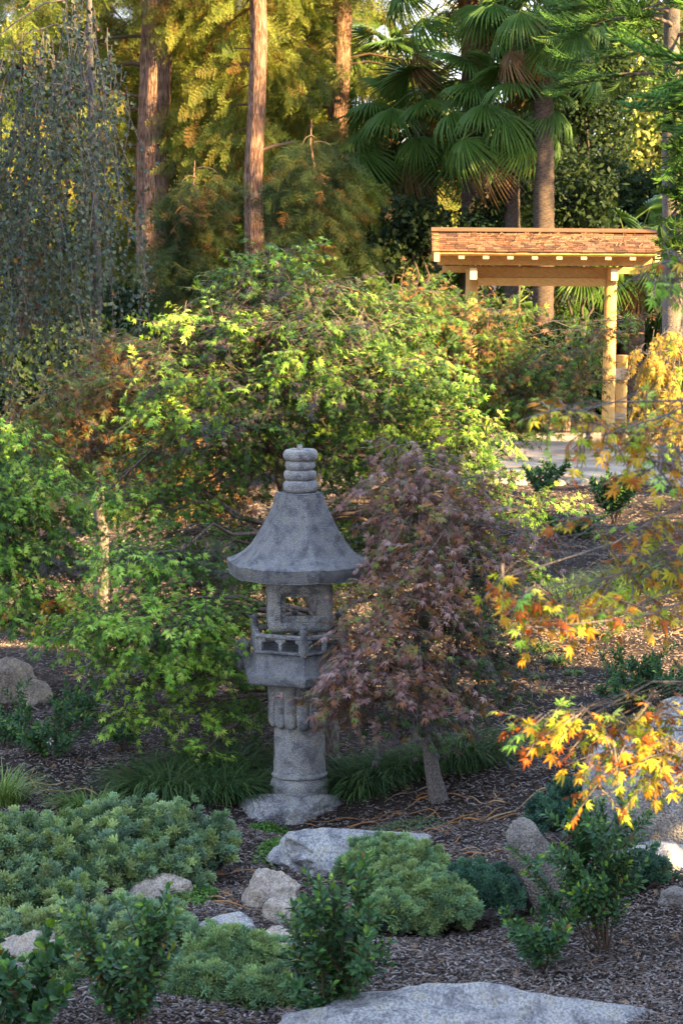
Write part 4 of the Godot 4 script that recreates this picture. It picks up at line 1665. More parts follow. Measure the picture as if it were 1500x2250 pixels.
# pads: [centre, radii, palette, thickness of leaf]; the number of sprigs follows from the size
func counted(pads: Array, size: float, leaves: int, dense: float) -> Array:
	var out := []
	for p in pads:
		var area: float = PI * p[1].x * p[1].y
		out.append([p[0], p[1], p[2], maxi(3, int(dense * p[3] * area / (size * size * .35 * leaves)))])
	return out


func maples() -> void:
	R.seed = 501
	var pads := [
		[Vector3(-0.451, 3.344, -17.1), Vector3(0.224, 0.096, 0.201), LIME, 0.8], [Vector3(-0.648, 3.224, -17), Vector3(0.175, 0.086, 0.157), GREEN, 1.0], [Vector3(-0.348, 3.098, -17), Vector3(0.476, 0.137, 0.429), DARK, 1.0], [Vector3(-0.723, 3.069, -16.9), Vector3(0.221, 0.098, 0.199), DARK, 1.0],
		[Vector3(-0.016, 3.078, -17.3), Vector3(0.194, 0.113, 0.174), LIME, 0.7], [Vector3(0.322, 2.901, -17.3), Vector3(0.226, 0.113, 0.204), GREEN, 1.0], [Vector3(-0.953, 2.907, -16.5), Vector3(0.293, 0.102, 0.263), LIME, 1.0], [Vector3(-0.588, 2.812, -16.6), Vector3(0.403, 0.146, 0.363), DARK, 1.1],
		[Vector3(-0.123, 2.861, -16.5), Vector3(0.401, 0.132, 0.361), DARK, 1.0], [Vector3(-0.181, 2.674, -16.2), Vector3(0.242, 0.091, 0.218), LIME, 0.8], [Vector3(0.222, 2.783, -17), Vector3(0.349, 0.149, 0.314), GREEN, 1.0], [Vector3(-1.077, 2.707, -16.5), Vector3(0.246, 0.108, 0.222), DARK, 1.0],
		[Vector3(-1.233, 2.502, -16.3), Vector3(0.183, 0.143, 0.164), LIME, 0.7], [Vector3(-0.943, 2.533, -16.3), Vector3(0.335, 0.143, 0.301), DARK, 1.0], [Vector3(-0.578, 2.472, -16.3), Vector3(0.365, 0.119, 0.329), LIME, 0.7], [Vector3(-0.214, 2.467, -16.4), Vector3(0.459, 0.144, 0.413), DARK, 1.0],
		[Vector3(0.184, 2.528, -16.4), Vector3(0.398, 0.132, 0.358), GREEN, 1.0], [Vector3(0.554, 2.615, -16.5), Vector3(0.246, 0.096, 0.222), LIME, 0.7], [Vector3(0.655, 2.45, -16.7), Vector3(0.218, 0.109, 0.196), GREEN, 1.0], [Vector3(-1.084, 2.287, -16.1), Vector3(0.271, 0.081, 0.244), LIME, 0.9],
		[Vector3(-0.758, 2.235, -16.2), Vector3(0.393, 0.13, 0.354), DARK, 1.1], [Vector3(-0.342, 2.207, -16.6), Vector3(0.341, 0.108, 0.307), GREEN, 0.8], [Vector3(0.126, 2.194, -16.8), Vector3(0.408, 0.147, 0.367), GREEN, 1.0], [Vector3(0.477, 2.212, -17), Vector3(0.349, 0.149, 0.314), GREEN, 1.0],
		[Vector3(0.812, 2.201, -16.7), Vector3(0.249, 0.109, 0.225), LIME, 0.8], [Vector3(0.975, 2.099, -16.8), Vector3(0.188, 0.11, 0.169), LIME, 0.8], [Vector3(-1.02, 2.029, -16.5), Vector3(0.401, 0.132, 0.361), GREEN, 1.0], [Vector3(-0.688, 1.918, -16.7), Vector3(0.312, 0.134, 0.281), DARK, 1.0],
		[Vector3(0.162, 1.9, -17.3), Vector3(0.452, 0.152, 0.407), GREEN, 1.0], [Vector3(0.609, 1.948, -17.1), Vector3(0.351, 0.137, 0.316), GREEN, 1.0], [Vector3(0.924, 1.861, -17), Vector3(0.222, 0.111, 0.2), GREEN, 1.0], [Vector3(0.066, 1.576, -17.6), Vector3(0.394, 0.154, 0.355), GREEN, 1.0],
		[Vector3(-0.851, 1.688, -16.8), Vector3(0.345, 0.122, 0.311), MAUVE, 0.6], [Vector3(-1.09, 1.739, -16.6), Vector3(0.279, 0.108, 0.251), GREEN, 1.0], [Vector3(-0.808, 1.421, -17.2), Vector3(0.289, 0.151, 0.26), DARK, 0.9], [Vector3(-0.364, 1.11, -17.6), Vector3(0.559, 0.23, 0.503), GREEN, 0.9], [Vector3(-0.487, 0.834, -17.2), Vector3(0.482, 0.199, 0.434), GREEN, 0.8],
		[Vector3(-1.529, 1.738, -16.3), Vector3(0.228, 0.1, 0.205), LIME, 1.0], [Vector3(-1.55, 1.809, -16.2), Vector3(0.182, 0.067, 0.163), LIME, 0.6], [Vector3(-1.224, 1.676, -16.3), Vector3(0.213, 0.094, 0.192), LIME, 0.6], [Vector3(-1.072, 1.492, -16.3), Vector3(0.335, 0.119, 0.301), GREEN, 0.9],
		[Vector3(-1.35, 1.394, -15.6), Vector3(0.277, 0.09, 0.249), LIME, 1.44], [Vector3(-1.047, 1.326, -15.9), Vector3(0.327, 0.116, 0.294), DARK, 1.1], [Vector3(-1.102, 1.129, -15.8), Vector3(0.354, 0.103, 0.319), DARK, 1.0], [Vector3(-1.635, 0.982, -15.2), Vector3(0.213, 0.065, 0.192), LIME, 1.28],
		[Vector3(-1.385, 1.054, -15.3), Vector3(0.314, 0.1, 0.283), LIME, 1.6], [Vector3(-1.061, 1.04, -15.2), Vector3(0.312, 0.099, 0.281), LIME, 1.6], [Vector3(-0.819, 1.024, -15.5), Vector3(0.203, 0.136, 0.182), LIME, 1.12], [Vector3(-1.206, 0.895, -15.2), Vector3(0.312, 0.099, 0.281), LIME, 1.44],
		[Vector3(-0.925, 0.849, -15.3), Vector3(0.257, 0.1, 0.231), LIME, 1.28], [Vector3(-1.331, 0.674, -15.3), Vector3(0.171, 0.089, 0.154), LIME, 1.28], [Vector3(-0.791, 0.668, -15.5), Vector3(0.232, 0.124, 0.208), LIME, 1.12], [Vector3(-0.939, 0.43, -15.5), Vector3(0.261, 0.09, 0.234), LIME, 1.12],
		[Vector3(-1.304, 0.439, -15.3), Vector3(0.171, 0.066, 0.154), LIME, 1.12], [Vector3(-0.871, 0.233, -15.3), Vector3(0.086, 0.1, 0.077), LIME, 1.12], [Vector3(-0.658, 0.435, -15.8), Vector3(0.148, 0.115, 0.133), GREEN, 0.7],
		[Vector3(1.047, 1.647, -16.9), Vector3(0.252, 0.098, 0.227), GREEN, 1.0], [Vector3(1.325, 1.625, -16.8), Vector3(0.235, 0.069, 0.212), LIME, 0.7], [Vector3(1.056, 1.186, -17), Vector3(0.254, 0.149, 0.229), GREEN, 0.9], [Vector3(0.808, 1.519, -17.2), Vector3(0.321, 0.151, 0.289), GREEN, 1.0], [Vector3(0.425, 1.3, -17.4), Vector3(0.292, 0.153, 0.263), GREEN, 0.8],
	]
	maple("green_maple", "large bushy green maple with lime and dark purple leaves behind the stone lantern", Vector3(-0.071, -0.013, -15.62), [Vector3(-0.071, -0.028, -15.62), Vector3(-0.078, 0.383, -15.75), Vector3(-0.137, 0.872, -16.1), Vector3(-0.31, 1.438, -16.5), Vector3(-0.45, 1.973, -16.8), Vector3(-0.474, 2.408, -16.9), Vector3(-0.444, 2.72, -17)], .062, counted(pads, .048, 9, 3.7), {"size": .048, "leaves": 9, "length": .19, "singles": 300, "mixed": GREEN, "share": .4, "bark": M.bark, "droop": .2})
	pads = [
		[Vector3(0.447, 2.143, -14.9), Vector3(0.209, 0.106, 0.188), MAUVE, 1], [Vector3(0.305, 1.97, -14.8), Vector3(0.235, 0.116, 0.211), MAUVE, 1], [Vector3(0.615, 1.961, -14.9), Vector3(0.278, 0.139, 0.25), MAUVE, 1], [Vector3(0.243, 1.771, -14.7), Vector3(0.159, 0.077, 0.143), MAUVE, .9],
		[Vector3(0.469, 1.757, -14.7), Vector3(0.302, 0.137, 0.272), MAUVE, 1], [Vector3(0.751, 1.747, -14.8), Vector3(0.249, 0.124, 0.224), MAUVE, 1], [Vector3(1.043, 1.699, -14.6), Vector3(0.218, 0.065, 0.196), MAUVE, .9], [Vector3(0.368, 1.573, -14.5), Vector3(0.203, 0.103, 0.183), MAUVE, 1],
		[Vector3(0.573, 1.532, -14.5), Vector3(0.325, 0.149, 0.292), MAUVE, 1], [Vector3(0.864, 1.438, -14.8), Vector3(0.221, 0.166, 0.199), DARK, 1], [Vector3(0.271, 1.353, -14.4), Vector3(0.194, 0.097, 0.174), MAUVE, 1], [Vector3(0.407, 1.298, -14.4), Vector3(0.323, 0.148, 0.29), MAUVE, 1],
		[Vector3(0.721, 1.2, -14.7), Vector3(0.275, 0.178, 0.247), DARK, 1.1], [Vector3(0.167, 1.136, -14.3), Vector3(0.187, 0.096, 0.168), MAUVE, 1], [Vector3(0.297, 1.067, -14.3), Vector3(0.32, 0.134, 0.288), MAUVE, 1], [Vector3(0.634, 0.964, -14.6), Vector3(0.327, 0.164, 0.294), DARK, 1.1],
		[Vector3(0.929, 0.943, -14.9), Vector3(0.195, 0.195, 0.175), DARK, .9], [Vector3(0.067, 0.934, -14.2), Vector3(0.18, 0.095, 0.162), MAUVE, 1], [Vector3(0.215, 0.866, -14.2), Vector3(0.265, 0.119, 0.239), MAUVE, 1], [Vector3(-0.067, 0.775, -14.1), Vector3(0.153, 0.084, 0.137), MAUVE, .9],
		[Vector3(0.49, 0.776, -14.4), Vector3(0.296, 0.148, 0.266), MAUVE, .9], [Vector3(0.108, 0.703, -14.2), Vector3(0.239, 0.106, 0.215), MAUVE, 1], [Vector3(0.352, 0.602, -14.3), Vector3(0.24, 0.101, 0.216), DARK, 1], [Vector3(0.784, 0.676, -14.8), Vector3(0.249, 0.152, 0.224), DARK, .9], [Vector3(0.563, 0.507, -14.5), Vector3(0.162, 0.081, 0.146), DARK, .8], [Vector3(1.156, 0.715, -14.9), Vector3(0.167, 0.139, 0.15), DARK, .4], [Vector3(1.058, 1.48, -14.8), Vector3(0.166, 0.072, 0.149), MAUVE, .7], [Vector3(1.166, 1.199, -14.9), Vector3(0.167, 0.083, 0.15), DARK, .6], [Vector3(1.188, 1.646, -14.7), Vector3(0.11, 0.044, 0.099), MAUVE, .8],
	]
	maple("purple_maple", "purple-leaved young maple with a bare pale trunk beside the lantern", Vector3(0.6, 0.039, -14.74), [Vector3(0.6, 0.037, -14.6), Vector3(0.56, 0.206, -14.6), Vector3(0.528, 0.422, -14.65), Vector3(0.5, 0.807, -14.7), Vector3(0.508, 1.241, -14.8), Vector3(0.487, 1.635, -14.8), Vector3(0.487, 1.965, -14.85)], .05, counted(pads, .05, 8, 2.5), {"size": .05, "leaves": 8, "length": .16, "singles": 300, "mixed": BRONZE, "share": .14, "droop": .25})
	pads = [
		[Vector3(-1.718, 2.635, -18.8), Vector3(0.211, 0.14, 0.19), BRONZE, 1], [Vector3(-1.473, 2.513, -18.8), Vector3(0.281, 0.176, 0.253), BRONZE, 1], [Vector3(-1.772, 2.348, -18.6), Vector3(0.382, 0.174, 0.344), BRONZE, 1], [Vector3(-2.167, 2.221, -18.4), Vector3(0.241, 0.12, 0.216), BRONZE, .8], [Vector3(-1.441, 2.197, -18.8), Vector3(0.386, 0.211, 0.348), BRONZE, 1],
		[Vector3(-1.949, 2.035, -18.6), Vector3(0.382, 0.156, 0.344), BRONZE, 1], [Vector3(-1.478, 1.88, -18.8), Vector3(0.351, 0.193, 0.316), BRONZE, 1], [Vector3(-1.917, 1.721, -18.6), Vector3(0.382, 0.139, 0.344), BRONZE, .9], [Vector3(-1.179, 1.964, -19.1), Vector3(0.321, 0.321, 0.289), BRONZE, .9], [Vector3(-1.183, 1.497, -19.1), Vector3(0.321, 0.214, 0.289), BRONZE, .8], [Vector3(-2.297, 2, -18.6), Vector3(0.174, 0.104, 0.156), BRONZE, .7],
	]
	maple("bronze_maple", "orange-bronze maple spreading left behind the large green maple", Vector3(-0.94, 0.246, -19.92), [on_ground(-0.892, -19.2), Vector3(-0.938, 1.234, -19.2), Vector3(-1.073, 1.856, -19.1), Vector3(-1.314, 2.149, -19)], .05, counted(pads, .062, 7, 5.0), {"size": .062, "length": .2, "limb": .6, "singles": 200, "shape": "fine_maple", "mixed": GREEN, "share": .12, "droop": .2})
	pads = [
		[Vector3(0.614, 2.923, -22), Vector3(0.329, 0.164, 0.296), BRONZE, 1], [Vector3(0.942, 2.739, -22), Vector3(0.37, 0.185, 0.333), BRONZE, 1], [Vector3(0.538, 2.527, -22.2), Vector3(0.456, 0.249, 0.41), BRONZE, 1], [Vector3(1.026, 2.452, -22), Vector3(0.452, 0.205, 0.407), BRONZE, 1], [Vector3(1.461, 2.825, -21.8), Vector3(0.244, 0.081, 0.22), BRONZE, .9], [Vector3(1.219, 2.643, -21.8), Vector3(0.285, 0.102, 0.256), BRONZE, .9],
		[Vector3(1.506, 2.298, -21.8), Vector3(0.366, 0.142, 0.33), BRONZE, .9], [Vector3(1.893, 2.469, -21.6), Vector3(0.363, 0.097, 0.327), BRONZE, .8], [Vector3(2.233, 2.656, -21.4), Vector3(0.22, 0.08, 0.198), BRONZE, .8], [Vector3(2.459, 2.798, -21.3), Vector3(0.159, 0.056, 0.143), BRONZE, .6], [Vector3(1.976, 2.267, -21.6), Vector3(0.323, 0.105, 0.29), BRONZE, .9], [Vector3(1.192, 2.124, -22), Vector3(0.493, 0.185, 0.444), BRONZE, 1], [Vector3(1.752, 2.054, -21.8), Vector3(0.448, 0.163, 0.403), BRONZE, .9],
		[Vector3(1.358, 1.877, -22), Vector3(0.493, 0.164, 0.444), GREEN, .9], [Vector3(0.871, 2.113, -22.2), Vector3(0.415, 0.249, 0.373), BRONZE, .9], [Vector3(0.793, 1.731, -22.3), Vector3(0.458, 0.25, 0.412), GREEN, .9],
	]
	maple("bronze_maple", "reddish-green maple reaching right in front of the wooden gate", Vector3(0.752, 0.475, -21.02), [on_ground(0.784, -22.2), Vector3(0.792, 1.112, -22.2), Vector3(0.831, 1.697, -22.2), Vector3(0.929, 2.118, -22.1), Vector3(0.948, 2.448, -22.1)], .05, counted(pads, .062, 7, 6.0), {"size": .062, "length": .2, "singles": 200, "shape": "fine_maple", "limb": .6, "mixed": GREEN, "share": .55, "droop": .1})
	pads = [
		[Vector3(-2.404, 2.106, -17.6), Vector3(0.164, 0.131, 0.148), LIME, .8], [Vector3(-2.275, 1.874, -17.6), Vector3(0.263, 0.148, 0.237), LIME, .8], [Vector3(-2.133, 1.702, -17.5), Vector3(0.261, 0.092, 0.235), LIME, .7], [Vector3(-2.351, 1.596, -17.4), Vector3(0.227, 0.162, 0.205), LIME, .8], [Vector3(-2.116, 1.443, -17.6), Vector3(0.263, 0.131, 0.237), GREEN, .8], [Vector3(-2.374, 1.312, -17.3), Vector3(0.226, 0.162, 0.204), LIME, .7],
		[Vector3(-2.128, 1.201, -17.4), Vector3(0.26, 0.13, 0.234), DARK, 1], [Vector3(-2.3, 1.03, -17.2), Vector3(0.225, 0.128, 0.202), LIME, .7], [Vector3(-2.074, 0.965, -17.2), Vector3(0.225, 0.128, 0.202), FIRE, .6], [Vector3(-2.303, 0.801, -17.2), Vector3(0.257, 0.112, 0.231), LIME, .7], [Vector3(-2.056, 0.786, -17.3), Vector3(0.194, 0.097, 0.174), BRONZE, .9], [Vector3(-2.648, 1.432, -17.4), Vector3(0.292, 0.52, 0.263), GREEN, .9], [Vector3(-1.914, 0.823, -17.5), Vector3(0.163, 0.131, 0.147), DARK, .7],
	]
	maple("green_maple", "green and yellow maple at the left edge above the tan rocks", Vector3(-2.784, 0.054, -17.5), [on_ground(-2.716, -17.4), Vector3(-2.727, 0.606, -17.4), Vector3(-2.65, 1.267, -17.4), Vector3(-2.592, 1.751, -17.5)], .06, counted(pads, .05, 9, 5.0), {"size": .05, "leaves": 9, "length": .19, "singles": 150, "mixed": GREEN, "share": .3, "droop": .35, "bark": M.bark})
	pads = [
		[Vector3(0.628, 2.901, -7), Vector3(0.073, 0.026, 0.066), FIRE, 1], [Vector3(0.747, 2.842, -7), Vector3(0.084, 0.031, 0.075), FIRE, 1], [Vector3(0.904, 2.821, -7.1), Vector3(0.085, 0.038, 0.076), FIRE, 1], [Vector3(0.905, 2.724, -7), Vector3(0.063, 0.044, 0.056), FIRE, .9], [Vector3(1.01, 2.895, -7.2), Vector3(0.054, 0.035, 0.048), FIRE, .8],
		[Vector3(0.468, 2.426, -7), Vector3(0.035, 0.025, 0.032), FIRE, 1], [Vector3(0.554, 2.366, -7), Vector3(0.073, 0.031, 0.066), FIRE, 1], [Vector3(0.66, 2.339, -7), Vector3(0.073, 0.035, 0.066), FIRE, .8], [Vector3(0.803, 2.379, -7.1), Vector3(0.085, 0.045, 0.076), FIRE, .7], [Vector3(0.922, 2.419, -7.1), Vector3(0.074, 0.068, 0.067), FIRE, .7], [Vector3(0.858, 2.339, -7), Vector3(0.084, 0.034, 0.075), FIRE, .8],
		[Vector3(0.734, 2.541, -7.1), Vector3(0.042, 0.068, 0.038), FIRE, .4], [Vector3(0.894, 2.567, -7.1), Vector3(0.064, 0.056, 0.057), FIRE, .5], [Vector3(0.547, 2.295, -6.9), Vector3(0.041, 0.022, 0.037), FIRE, .8], [Vector3(0.584, 1.978, -7), Vector3(0.055, 0.035, 0.049), FIRE, 1], [Vector3(0.69, 2.005, -7), Vector3(0.063, 0.034, 0.056), FIRE, .9], [Vector3(0.809, 1.978, -7), Vector3(0.084, 0.044, 0.075), FIRE, 1],
		[Vector3(0.928, 2.018, -7), Vector3(0.063, 0.044, 0.056), FIRE, 1], [Vector3(0.799, 1.904, -6.9), Vector3(0.072, 0.037, 0.065), FIRE, .9], [Vector3(0.93, 1.918, -6.9), Vector3(0.062, 0.054, 0.056), FIRE, 1], [Vector3(0.748, 1.811, -6.9), Vector3(0.041, 0.028, 0.037), FIRE, .7], [Vector3(0.905, 1.838, -6.9), Vector3(0.052, 0.034, 0.046), FIRE, .8], [Vector3(0.909, 3.276, -7.3), Vector3(0.065, 0.03, 0.059), LIME, .7], [Vector3(0.99, 3.323, -7.3), Vector3(0.055, 0.035, 0.049), FIRE, .7],
	]
	maple("orange_maple", "near maple with orange and yellow-green leaves reaching in from the right", Vector3(2.35, ground_y(2.35, -7.3), -7.3), [Vector3(2.35, ground_y(2.35, -7.3) - .1, -7.3), Vector3(2.3, 1.2, -7.3), Vector3(2.25, 1.9, -7.3), Vector3(2.2, 2.6, -7.3), Vector3(2.15, 3.3, -7.3)], .06, counted(pads, .039, 5, 4.8), {"limb": .33, "size": .038, "length": .085, "leaves": 5, "singles": 300, "mixed": LIME, "share": .14, "droop": .35, "flat": .5})
	pads = [
		[Vector3(3.347, 2.506, -24.6), Vector3(0.253, 0.101, 0.227), GOLD, 1], [Vector3(3.061, 2.373, -24.5), Vector3(0.206, 0.073, 0.185), GOLD, 1], [Vector3(3.291, 2.259, -24.5), Vector3(0.32, 0.137, 0.288), GOLD, 1], [Vector3(3.17, 2.071, -24.6), Vector3(0.23, 0.138, 0.207), GOLD, .8], [Vector3(3.327, 2.036, -24.4), Vector3(0.273, 0.182, 0.246), GOLD, 1], [Vector3(3.147, 1.853, -24.4), Vector3(0.273, 0.1, 0.246), GOLD, 1], [Vector3(3.362, 1.768, -24.3), Vector3(0.272, 0.136, 0.245), GOLD, 1], [Vector3(3.719, 2.163, -24.6), Vector3(0.276, 0.413, 0.248), GOLD, 1], [Vector3(3.286, 1.671, -24.4), Vector3(0.273, 0.091, 0.246), GOLD, .8],
	]
	maple("golden_maple", "golden lace-leaved maple in layers at the right edge near the gate", Vector3(4.002, 0.799, -27.36), [on_ground(3.595, -24.8), Vector3(3.606, 1.511, -24.7), Vector3(3.552, 2.02, -24.7), Vector3(3.441, 2.346, -24.6)], .035, counted(pads, .07, 9, 4.5), {"size": .07, "length": .16, "leaves": 9, "singles": 0, "shape": "fine_maple", "mixed": LIME, "share": .1, "droop": 1.0})


func background() -> void:
	R.seed = 508
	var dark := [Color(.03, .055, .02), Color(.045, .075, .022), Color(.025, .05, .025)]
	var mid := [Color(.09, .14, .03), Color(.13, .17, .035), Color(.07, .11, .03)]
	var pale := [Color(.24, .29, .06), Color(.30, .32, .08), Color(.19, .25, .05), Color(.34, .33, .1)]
	# sunlit trees far beyond
	var n := 0
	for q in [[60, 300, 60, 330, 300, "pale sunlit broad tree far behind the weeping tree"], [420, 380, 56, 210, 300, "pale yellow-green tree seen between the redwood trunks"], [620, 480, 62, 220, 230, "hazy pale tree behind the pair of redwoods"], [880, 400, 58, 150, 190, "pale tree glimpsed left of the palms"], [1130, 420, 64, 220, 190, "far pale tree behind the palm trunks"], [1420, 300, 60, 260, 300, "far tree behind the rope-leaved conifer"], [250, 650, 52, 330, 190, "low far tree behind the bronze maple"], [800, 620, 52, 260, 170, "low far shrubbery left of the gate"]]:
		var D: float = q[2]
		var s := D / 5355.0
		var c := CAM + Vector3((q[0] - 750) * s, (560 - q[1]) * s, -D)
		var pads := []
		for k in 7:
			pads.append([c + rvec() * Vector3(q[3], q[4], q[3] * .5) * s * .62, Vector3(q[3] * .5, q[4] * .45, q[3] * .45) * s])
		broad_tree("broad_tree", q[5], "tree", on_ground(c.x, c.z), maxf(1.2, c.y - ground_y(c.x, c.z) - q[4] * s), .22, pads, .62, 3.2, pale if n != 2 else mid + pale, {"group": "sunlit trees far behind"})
		n += 1
	# redwoods
	var sun_cols := [Color(.25, .31, .055), Color(.34, .37, .08), Color(.12, .165, .035), Color(.29, .25, .06)]
	redwood("redwood tree with the widest fluted trunk, left of centre", on_ground(-2.73, -36), .285, 15, 40, 4.3, 2.4, 50, sun_cols, {"face": true, "bare": Vector2(2, 6.9)})
	redwood("dark redwood trunk between the two sunlit redwood trunks", on_ground(-1.857, -38), .25, 15, 40, 3.6, 2.2, 52, sun_cols, {"face": true, "bare": Vector2(3, 6.2)})
	redwood("slender redwood whose pale trunk catches the sun", on_ground(-1.205, -34.8), .155, 14, 34, 4.0, 1.7, 44, sun_cols, {"face": true, "dead": .08, "bare": Vector2(3, 7.2)})
	redwood("redwood standing behind the weeping tree at the far left", on_ground(-4.929, -39), .27, 15, 44, 2.4, 3.0, 60, sun_cols, {"face": true, "dead": .06})
	redwood("redwood thick with foliage just left of the palms", on_ground(-0.036, -39), .2, 15, 46, 3.4, 2.2, 52, sun_cols, {"face": true, "dead": .05})
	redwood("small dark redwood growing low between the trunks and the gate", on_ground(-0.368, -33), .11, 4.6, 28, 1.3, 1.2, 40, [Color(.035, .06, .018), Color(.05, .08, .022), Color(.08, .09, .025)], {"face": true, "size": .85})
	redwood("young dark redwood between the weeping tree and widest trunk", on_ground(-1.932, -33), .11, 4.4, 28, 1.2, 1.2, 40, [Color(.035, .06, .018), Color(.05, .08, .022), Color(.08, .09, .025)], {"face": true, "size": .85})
	redwood("far redwood filling the gap right of the widest trunk", on_ground(-2.736, -44), .3, 19, 60, 3.0, 3.4, 60, sun_cols, {"face": true, "size": 1.3})
	redwood("far redwood behind the redwood at the far left", on_ground(-4.892, -44), .3, 19, 60, 3.0, 3.4, 60, sun_cols, {"face": true, "size": 1.3})
	redwood("far redwood behind the redwood beside the palms", on_ground(-0.855, -44), .3, 19, 60, 3.0, 3.2, 60, sun_cols, {"face": true, "size": 1.3})
	weeping_tree()
	# palms
	palm("tallest fan palm with a thick dark trunk above the gate roof", on_ground(1.907, -36), Vector3(1.887, 7.1, -36), .2, 26, .62, {"stalk": 1.25})
	palm("thin fan palm between the two thicker palm trunks", on_ground(2.42, -35), Vector3(2.342, 5.3, -35), .115, 28, .6)
	palm("fan palm with a ringed trunk lit along its right side", on_ground(2.821, -34.5), Vector3(2.744, 6.5, -34.5), .145, 24, .6)
	palm("fan palm with drooping leaves left of the thick dark trunk", on_ground(1.272, -37), Vector3(1.203, 5.2, -37), .17, 28, .68)
	palm("fan palm standing furthest left beside the redwood foliage", on_ground(0.724, -41), Vector3(0.762, 6.3, -41), .17, 20, .62)
	palm("low fan palm in the dark behind the gate opening", on_ground(3.087, -36.5), Vector3(3.087, 2.9, -36.5), .15, 20, .6, {"fibre": false})
	palm("low fan palm in the dark left of the gate post", on_ground(1.425, -36.5), Vector3(1.425, 2.5, -36.5), .15, 18, .6, {"fibre": false})
	palm("low fan palm in the shade right of the gate", on_ground(4.332, -37), Vector3(4.367, 3.2, -37), .17, 20, .6, {"fibre": false})
	palm("small fan palm in shade left of the gate roof", on_ground(0.335, -36), Vector3(0.335, 2.9, -36), .13, 18, .56, {"fibre": false})
	# undergrowth in the shade
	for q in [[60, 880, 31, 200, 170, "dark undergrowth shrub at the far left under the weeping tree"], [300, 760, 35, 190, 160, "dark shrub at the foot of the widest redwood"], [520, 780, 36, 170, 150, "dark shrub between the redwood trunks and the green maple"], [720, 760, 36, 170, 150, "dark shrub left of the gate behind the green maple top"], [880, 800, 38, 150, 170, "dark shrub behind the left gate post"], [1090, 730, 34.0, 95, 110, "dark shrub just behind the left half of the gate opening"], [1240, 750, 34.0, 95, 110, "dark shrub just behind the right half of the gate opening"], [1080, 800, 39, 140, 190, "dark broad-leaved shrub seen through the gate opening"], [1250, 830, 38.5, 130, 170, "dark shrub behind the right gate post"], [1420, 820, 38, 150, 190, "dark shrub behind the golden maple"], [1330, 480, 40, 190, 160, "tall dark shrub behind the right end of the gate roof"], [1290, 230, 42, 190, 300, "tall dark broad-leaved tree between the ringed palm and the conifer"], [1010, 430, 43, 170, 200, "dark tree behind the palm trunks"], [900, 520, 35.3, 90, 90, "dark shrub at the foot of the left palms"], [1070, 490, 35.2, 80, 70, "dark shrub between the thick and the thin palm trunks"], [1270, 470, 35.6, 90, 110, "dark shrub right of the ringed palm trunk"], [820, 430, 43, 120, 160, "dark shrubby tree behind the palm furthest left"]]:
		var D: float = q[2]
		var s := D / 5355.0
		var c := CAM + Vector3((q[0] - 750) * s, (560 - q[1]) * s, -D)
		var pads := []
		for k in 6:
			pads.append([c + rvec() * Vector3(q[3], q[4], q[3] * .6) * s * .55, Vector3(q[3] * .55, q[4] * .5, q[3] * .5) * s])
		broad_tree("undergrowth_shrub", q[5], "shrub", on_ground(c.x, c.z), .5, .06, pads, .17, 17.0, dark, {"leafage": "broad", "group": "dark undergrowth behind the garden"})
	# the trees to the right that throw the shade
	R.seed = 77
	for q in [[Vector3(7.2, 0, -9.2), 3.0, 4.6, Vector3(2.2, 1.6, 2.6), 6.0, "dense evergreen tree right of the near garden bed"], [Vector3(6.0, 0, -7.0), 2.0, 3.3, Vector3(1.5, 1.3, 1.6), 6.0, "low dense tree right of the bottom boulder"], [Vector3(6.0, 0, -4.6), 2.5, 4.2, Vector3(2.0, 1.5, 1.8), 6.0, "dense evergreen tree right of the viewer"], [Vector3(10.5, 0, -24.6), 2.4, 3.7, Vector3(1.5, .65, 2.4), 4.0, "rounded tree right of the sand court"], [Vector3(12.0, 0, -33.5), 3.0, 5.4, Vector3(1.8, 2.7, 3.6), 5.0, "tall tree right of the palms"], [Vector3(-9.5, 0, -9), 3.5, 7.0, Vector3(2.2, 3.2, 3.5), 2.2, "tall tree left of the near beds"], [Vector3(-9.5, 0, -18), 3.5, 7.5, Vector3(2.4, 3.4, 3.5), 2.2, "tall tree left of the weeping tree"], [Vector3(-11, 0, -28), 3.5, 7.5, Vector3(2.4, 3.6, 3.5), 2.2, "tall tree left of the redwoods"], [Vector3(-7, 0, 9), 3.5, 7.5, Vector3(3.0, 3.6, 2.4), 2.2, "tall tree behind the viewer to the left"], [Vector3(1, 0, 12), 3.5, 7.0, Vector3(3.4, 3.2, 2.4), 2.2, "tall tree behind the viewer"], [Vector3(14.5, 0, -19), 3.5, 4.4, Vector3(1.6, 1.7, 2.6), 3.0, "bushy tree right of the slope"], [Vector3(12.5, 0, -24.5), 8.6, 11.0, Vector3(2.0, 1.4, 3.0), 1.5, "tall bare-stemmed tree with a high crown right of the court"], [Vector3(8.2, 0, -18.0), 2.6, 4.2, Vector3(1.2, 1.0, 1.7), 4.0, "small tree right of the slope"], [Vector3(8.4, 0, -12.2), 6.5, 9.5, Vector3(1.9, 1.9, 2.2), 2.3, "open-crowned tall tree right of the green maple"]]:
		var b := on_ground(q[0].x, q[0].z)
		var pads := []
		for k in 12:
			pads.append([b + Vector3(0, q[2], 0) + rvec() * q[3] * .75, q[3] * rnd(.42, .6)])
		if q[5].begins_with("dense evergreen tree right of the near"):
			pads.append([Vector3(7.2, 5.9, -9.5), Vector3(1.5, 1.1, 1.6)])
			pads.append([Vector3(6.6, 4.9, -9.8), Vector3(1.3, 1.1, 1.5)])
		broad_tree("shade_tree", q[5], "tree", b, q[1], .2, pads, .5, q[4] * .8, mid, {})


